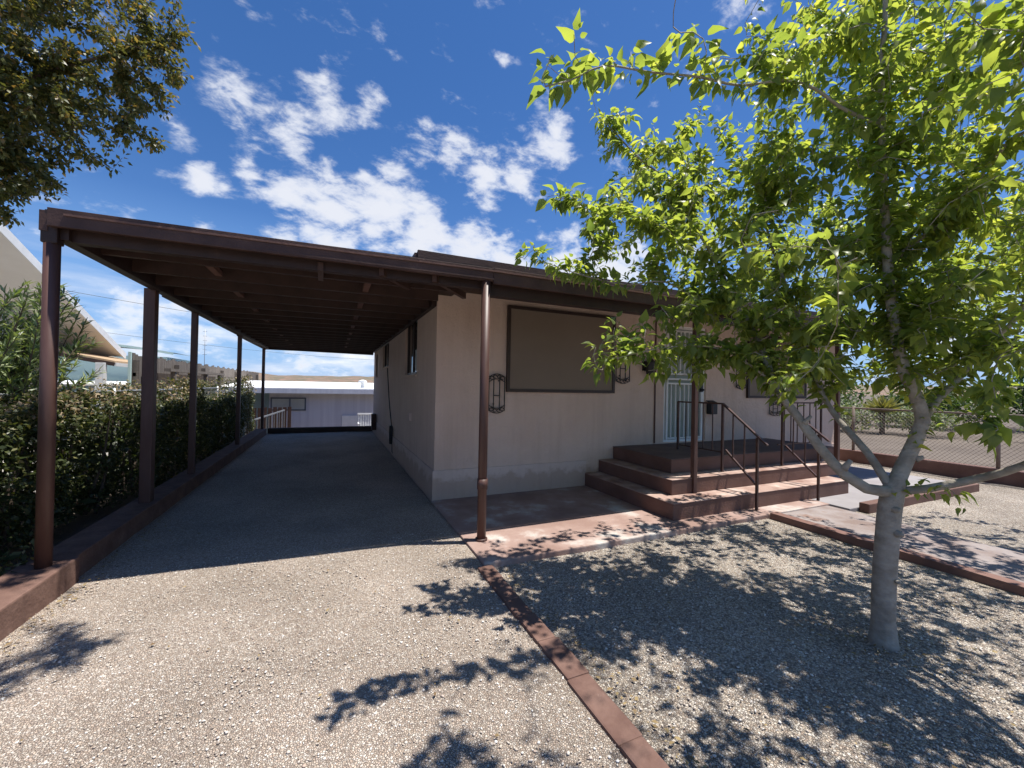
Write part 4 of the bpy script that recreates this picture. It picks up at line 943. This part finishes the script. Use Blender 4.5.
# rear neighbour house
rh = empty('rear_house', (0,22,-1.7), label='lavender-grey flat house with a bright white roof beyond the end of the drive', cat='house')
m = MB(); m.box((-2.55,20.5,-1.9),(9,27,1.13)); m.build('wall', M['lav'], rh)
m = MB(); m.box((-5.5,21.3,-1.9),(-2.56,27,1.12)); m.build('side_wing', M['blue'], rh)
m = MB(); slope_box(m, -5.7,9.4,19.98,27.4,1.30,1.62,.05); rro = m.build('roof', M['white'], rh)
m = MB(); m.box((-5.72,19.93,1.06),(9.42,19.975,1.27)); m.build('fascia', M['lav'], rro)
m = MB(); m.box((-5.6,20.0,1.13),(9.3,20.5,1.15)); m.build('soffit', M['white'], rro)
v_ = MB(); v_.tube([(1.35,21.2,1.3),(1.35,21.2,1.58),(1.35,21.2,1.6),(1.35,21.2,1.68),(1.35,21.2,1.74)],[.1,.1,.2,.2,.05],10); v_.build('roof_vent', M['white'], rro, smooth=False)
m = MB(); yy_ = 20.46
wx0,wx1,wz0,wz1 = -3.0+.5,-1.10,.27,.86
for a,b,c,d in ((wx0,wx1,wz0,wz0+.06),(wx0,wx1,wz1-.06,wz1),(wx0,wx0+.06,wz0+.06,wz1-.06),(wx1-.06,wx1,wz0+.06,wz1-.06),(-1.78,-1.72,wz0+.06,wz1-.06)): m.box((a,yy_,c),(b,yy_+.038,d))
wo_ = m.build('window', M['slate'], rh); boxo('pane', (wx0+.06,yy_+.01,wz0+.06),(wx1-.06,yy_+.03,wz1-.06), M['pane'], wo_)
m = MB()
x = -2.5
while x < 8.9: m.box((x,20.49,-1.8),(x+.015,20.4995,1.05)); x += .30
m.build('siding_joint', M['lav'], rh)
boxo('side_door', (.42,20.44,-1.7),(1.1,20.485,.02), M['white'], rh)
# low white fence and planks beyond the drive end
gf = empty('white_garden_fence', (-2,17,-1.7), label='low white sloping garden fence beyond the left end of the timber beam', cat='fence')
baro('top_rail', (-2.9,16.3,.05),(-1.75,18.3,.42), .04,.05, M['galv'], gf)
m = MB()
for t in np.linspace(0,1,17): 
    x,y,z = -2.9+1.15*t,16.3+2*t,.05+.37*t; m.box((x-.012,y-.012,-1.8),(x+.012,y+.012,z-.04))
m.build('pickets', M['galv'], gf)
pf = empty('plank_fence', (-2.8,16.8,-1.7), label='short brown plank fence beside the end of the hedge below the rear house window', cat='fence')
m = MB()
for k in range(9): m.box((-2.95+.16*k,17.9+.1*k,-1.8),(-2.82+.16*k,17.93+.1*k,.50+.05*rnd.random()))
m.build('planks', M['brown2'], pf)
gt = empty('white_chair', (1.35,18.4,-1.7), label='white slatted garden chair beyond the right end of the timber beam', cat='chair')
m = MB()
for k in range(6): m.box((1.02+.1*k,18.6,-.55),(1.08+.1*k,18.63,.22))
m.box((1.0,18.57,.19),(1.62,18.66,.25)); m.build('backrest', M['white'], gt)
boxo('seat', (1.0,18.05,-.62),(1.62,18.57,-.56), M['white'], gt)
for xx in (1.0,1.56):
    boxo('armrest', (xx,18.05,-.2),(xx+.06,18.57,-.15), M['white'], gt)
    for yy_ in (18.05,18.5): boxo('leg', (xx,yy_,-1.75),(xx+.05,yy_+.05,-.2), M['white'], gt)

# wires and mast
def wire(p0,p1,sag,lab):
    p0 = Vector(p0); p1 = Vector(p1); pts = [p0.lerp(p1,t)-Vector((0,0,sag*4*t*(1-t))) for t in np.linspace(0,1,30)]
    m = MB(); m.tube(pts,.008,5); o = m.build('utility_wire', M['wire']); tag(o, label=lab, cat='wire', group='overhead utility wires')
wire((-14.5,17,5.3),(8,31,5.0),.6,'upper thin black overhead wire crossing the sky left of the carport')
wire((-16,24,4.4),(12,44,4.3),.7,'lower thin black overhead wire crossing the sky above the board fence')
an = empty('radio_mast', (-48,200,0), label='thin lattice radio mast on the ridge above the board fence', cat='mast')
zt_ = 1.5+ (384-339)/400*200*.95
tubeo('pole', [(-48,200,0),(-48,200,zt_)], .10, M['galv'], an, 5)
m = MB()
for z in np.linspace(zt_*.55,zt_*.96,6): m.bar((-48.7,200,z),(-47.3,200,z),.1,.1)
m.build('crossbar', M['slate'], an)

# ------------------------------------------------------------------ pebbles, litter, stones
def pebbles(name, n, x0,x1,y0,y1,z,mat,seed):
    g = np.random.default_rng(seed)
    t = (1+5**.5)/2; B = unit(np.array([(-1,t,0),(1,t,0),(-1,-t,0),(1,-t,0),(0,-1,t),(0,1,t),(0,-1,-t),(0,1,-t),(t,0,-1),(t,0,1),(-t,0,-1),(-t,0,1)],float))
    F = np.array([(0,11,5),(0,5,1),(0,1,7),(0,7,10),(0,10,11),(1,5,9),(5,11,4),(11,10,2),(10,7,6),(7,1,8),(3,9,4),(3,4,2),(3,2,6),(3,6,8),(3,8,9),(4,9,5),(2,4,11),(6,2,10),(8,6,7),(9,8,1)])
    c = np.stack([x0+(x1-x0)*g.random(n), y0+(y1-y0)*g.random(n)**1.3, np.full(n,z)],1)
    s = (.003+.0042*g.random(n)**2.2)[:,None]*np.stack([.8+.6*g.random(n),.8+.6*g.random(n),.5+.3*g.random(n)],1)
    V = B[None]*s[:,None,:]*(1+.22*g.normal(size=(n,12,1)))
    a = g.random(n)*2*PI; ca,sa = np.cos(a)[:,None],np.sin(a)[:,None]
    V = np.stack([V[...,0]*ca-V[...,1]*sa, V[...,0]*sa+V[...,1]*ca, V[...,2]],-1)+c[:,None,:]
    idx = (F.ravel()[None]+(np.arange(n)*12)[:,None]).ravel()
    o = np_mesh(name, V.reshape(-1,3), np.full(n*20,3), idx, mat, rand=np.repeat(g.random(n),12)); return tag(o, kind='stuff')
pebbles('loose_gravel', 9000, -1.75,1.15,.9,4.2,-.018,M['pebble'],1)
pebbles('loose_gravel', 9000, 1.33,4.9,.3,3.3,-.050,M['pebble'],2)
n = 110; g = np.random.default_rng(9)
P = np.stack([g.uniform(-1.7,1.1,n), 1.0+4.5*g.random(n)**1.5, np.full(n,-.004)],1)
P2 = np.stack([g.uniform(1.4,4.9,300), g.uniform(.3,3.1,300), np.full(300,-.038)],1); P3 = np.stack([-1.70+np.abs(g.normal(size=260))*.09, g.uniform(2.6,5.5,260), np.full(260,-.006)],1); P4 = np.stack([3.16+g.normal(size=160)*.22, 1.33+g.normal(size=160)*.2, np.full(160,-.040)],1); P5 = np.stack([1.33+np.abs(g.normal(size=150))*.06, g.uniform(1.0,3.1,150), np.full(150,-.040)],1)
P = np.concatenate([P,P2,P3,P4,P5]); n = len(P)
d = np.stack([g.normal(size=n),g.normal(size=n),np.abs(g.normal(size=n))*.12],1)
o = leaf_cloud('leaf_litter', P, d, unit(np.array([0,0,1.])+g.normal(size=(n,3))*.25), .012+.026*g.random(n)**2, M['litter'], None, SMALL, g.random(n)); tag(o, kind='stuff')
st_ = empty('stone_chip', (-.05,1.38,0), label='flat reddish stone chip lying on the drive near the bottom of the picture', cat='stone')
m = MB(); m.add([(-.075,1.36,-.02),(-.03,1.345,-.02),(-.02,1.44,-.02),(-.055,1.45,-.02),(-.075,1.36,-.002),(-.03,1.345,0),(-.02,1.44,-.002),(-.055,1.45,0)],[(0,3,2,1),(4,5,6,7),(0,1,5,4),(1,2,6,5),(2,3,7,6),(3,0,4,7)]); m.build('chip', M['chip'], st_, bevel=.002)
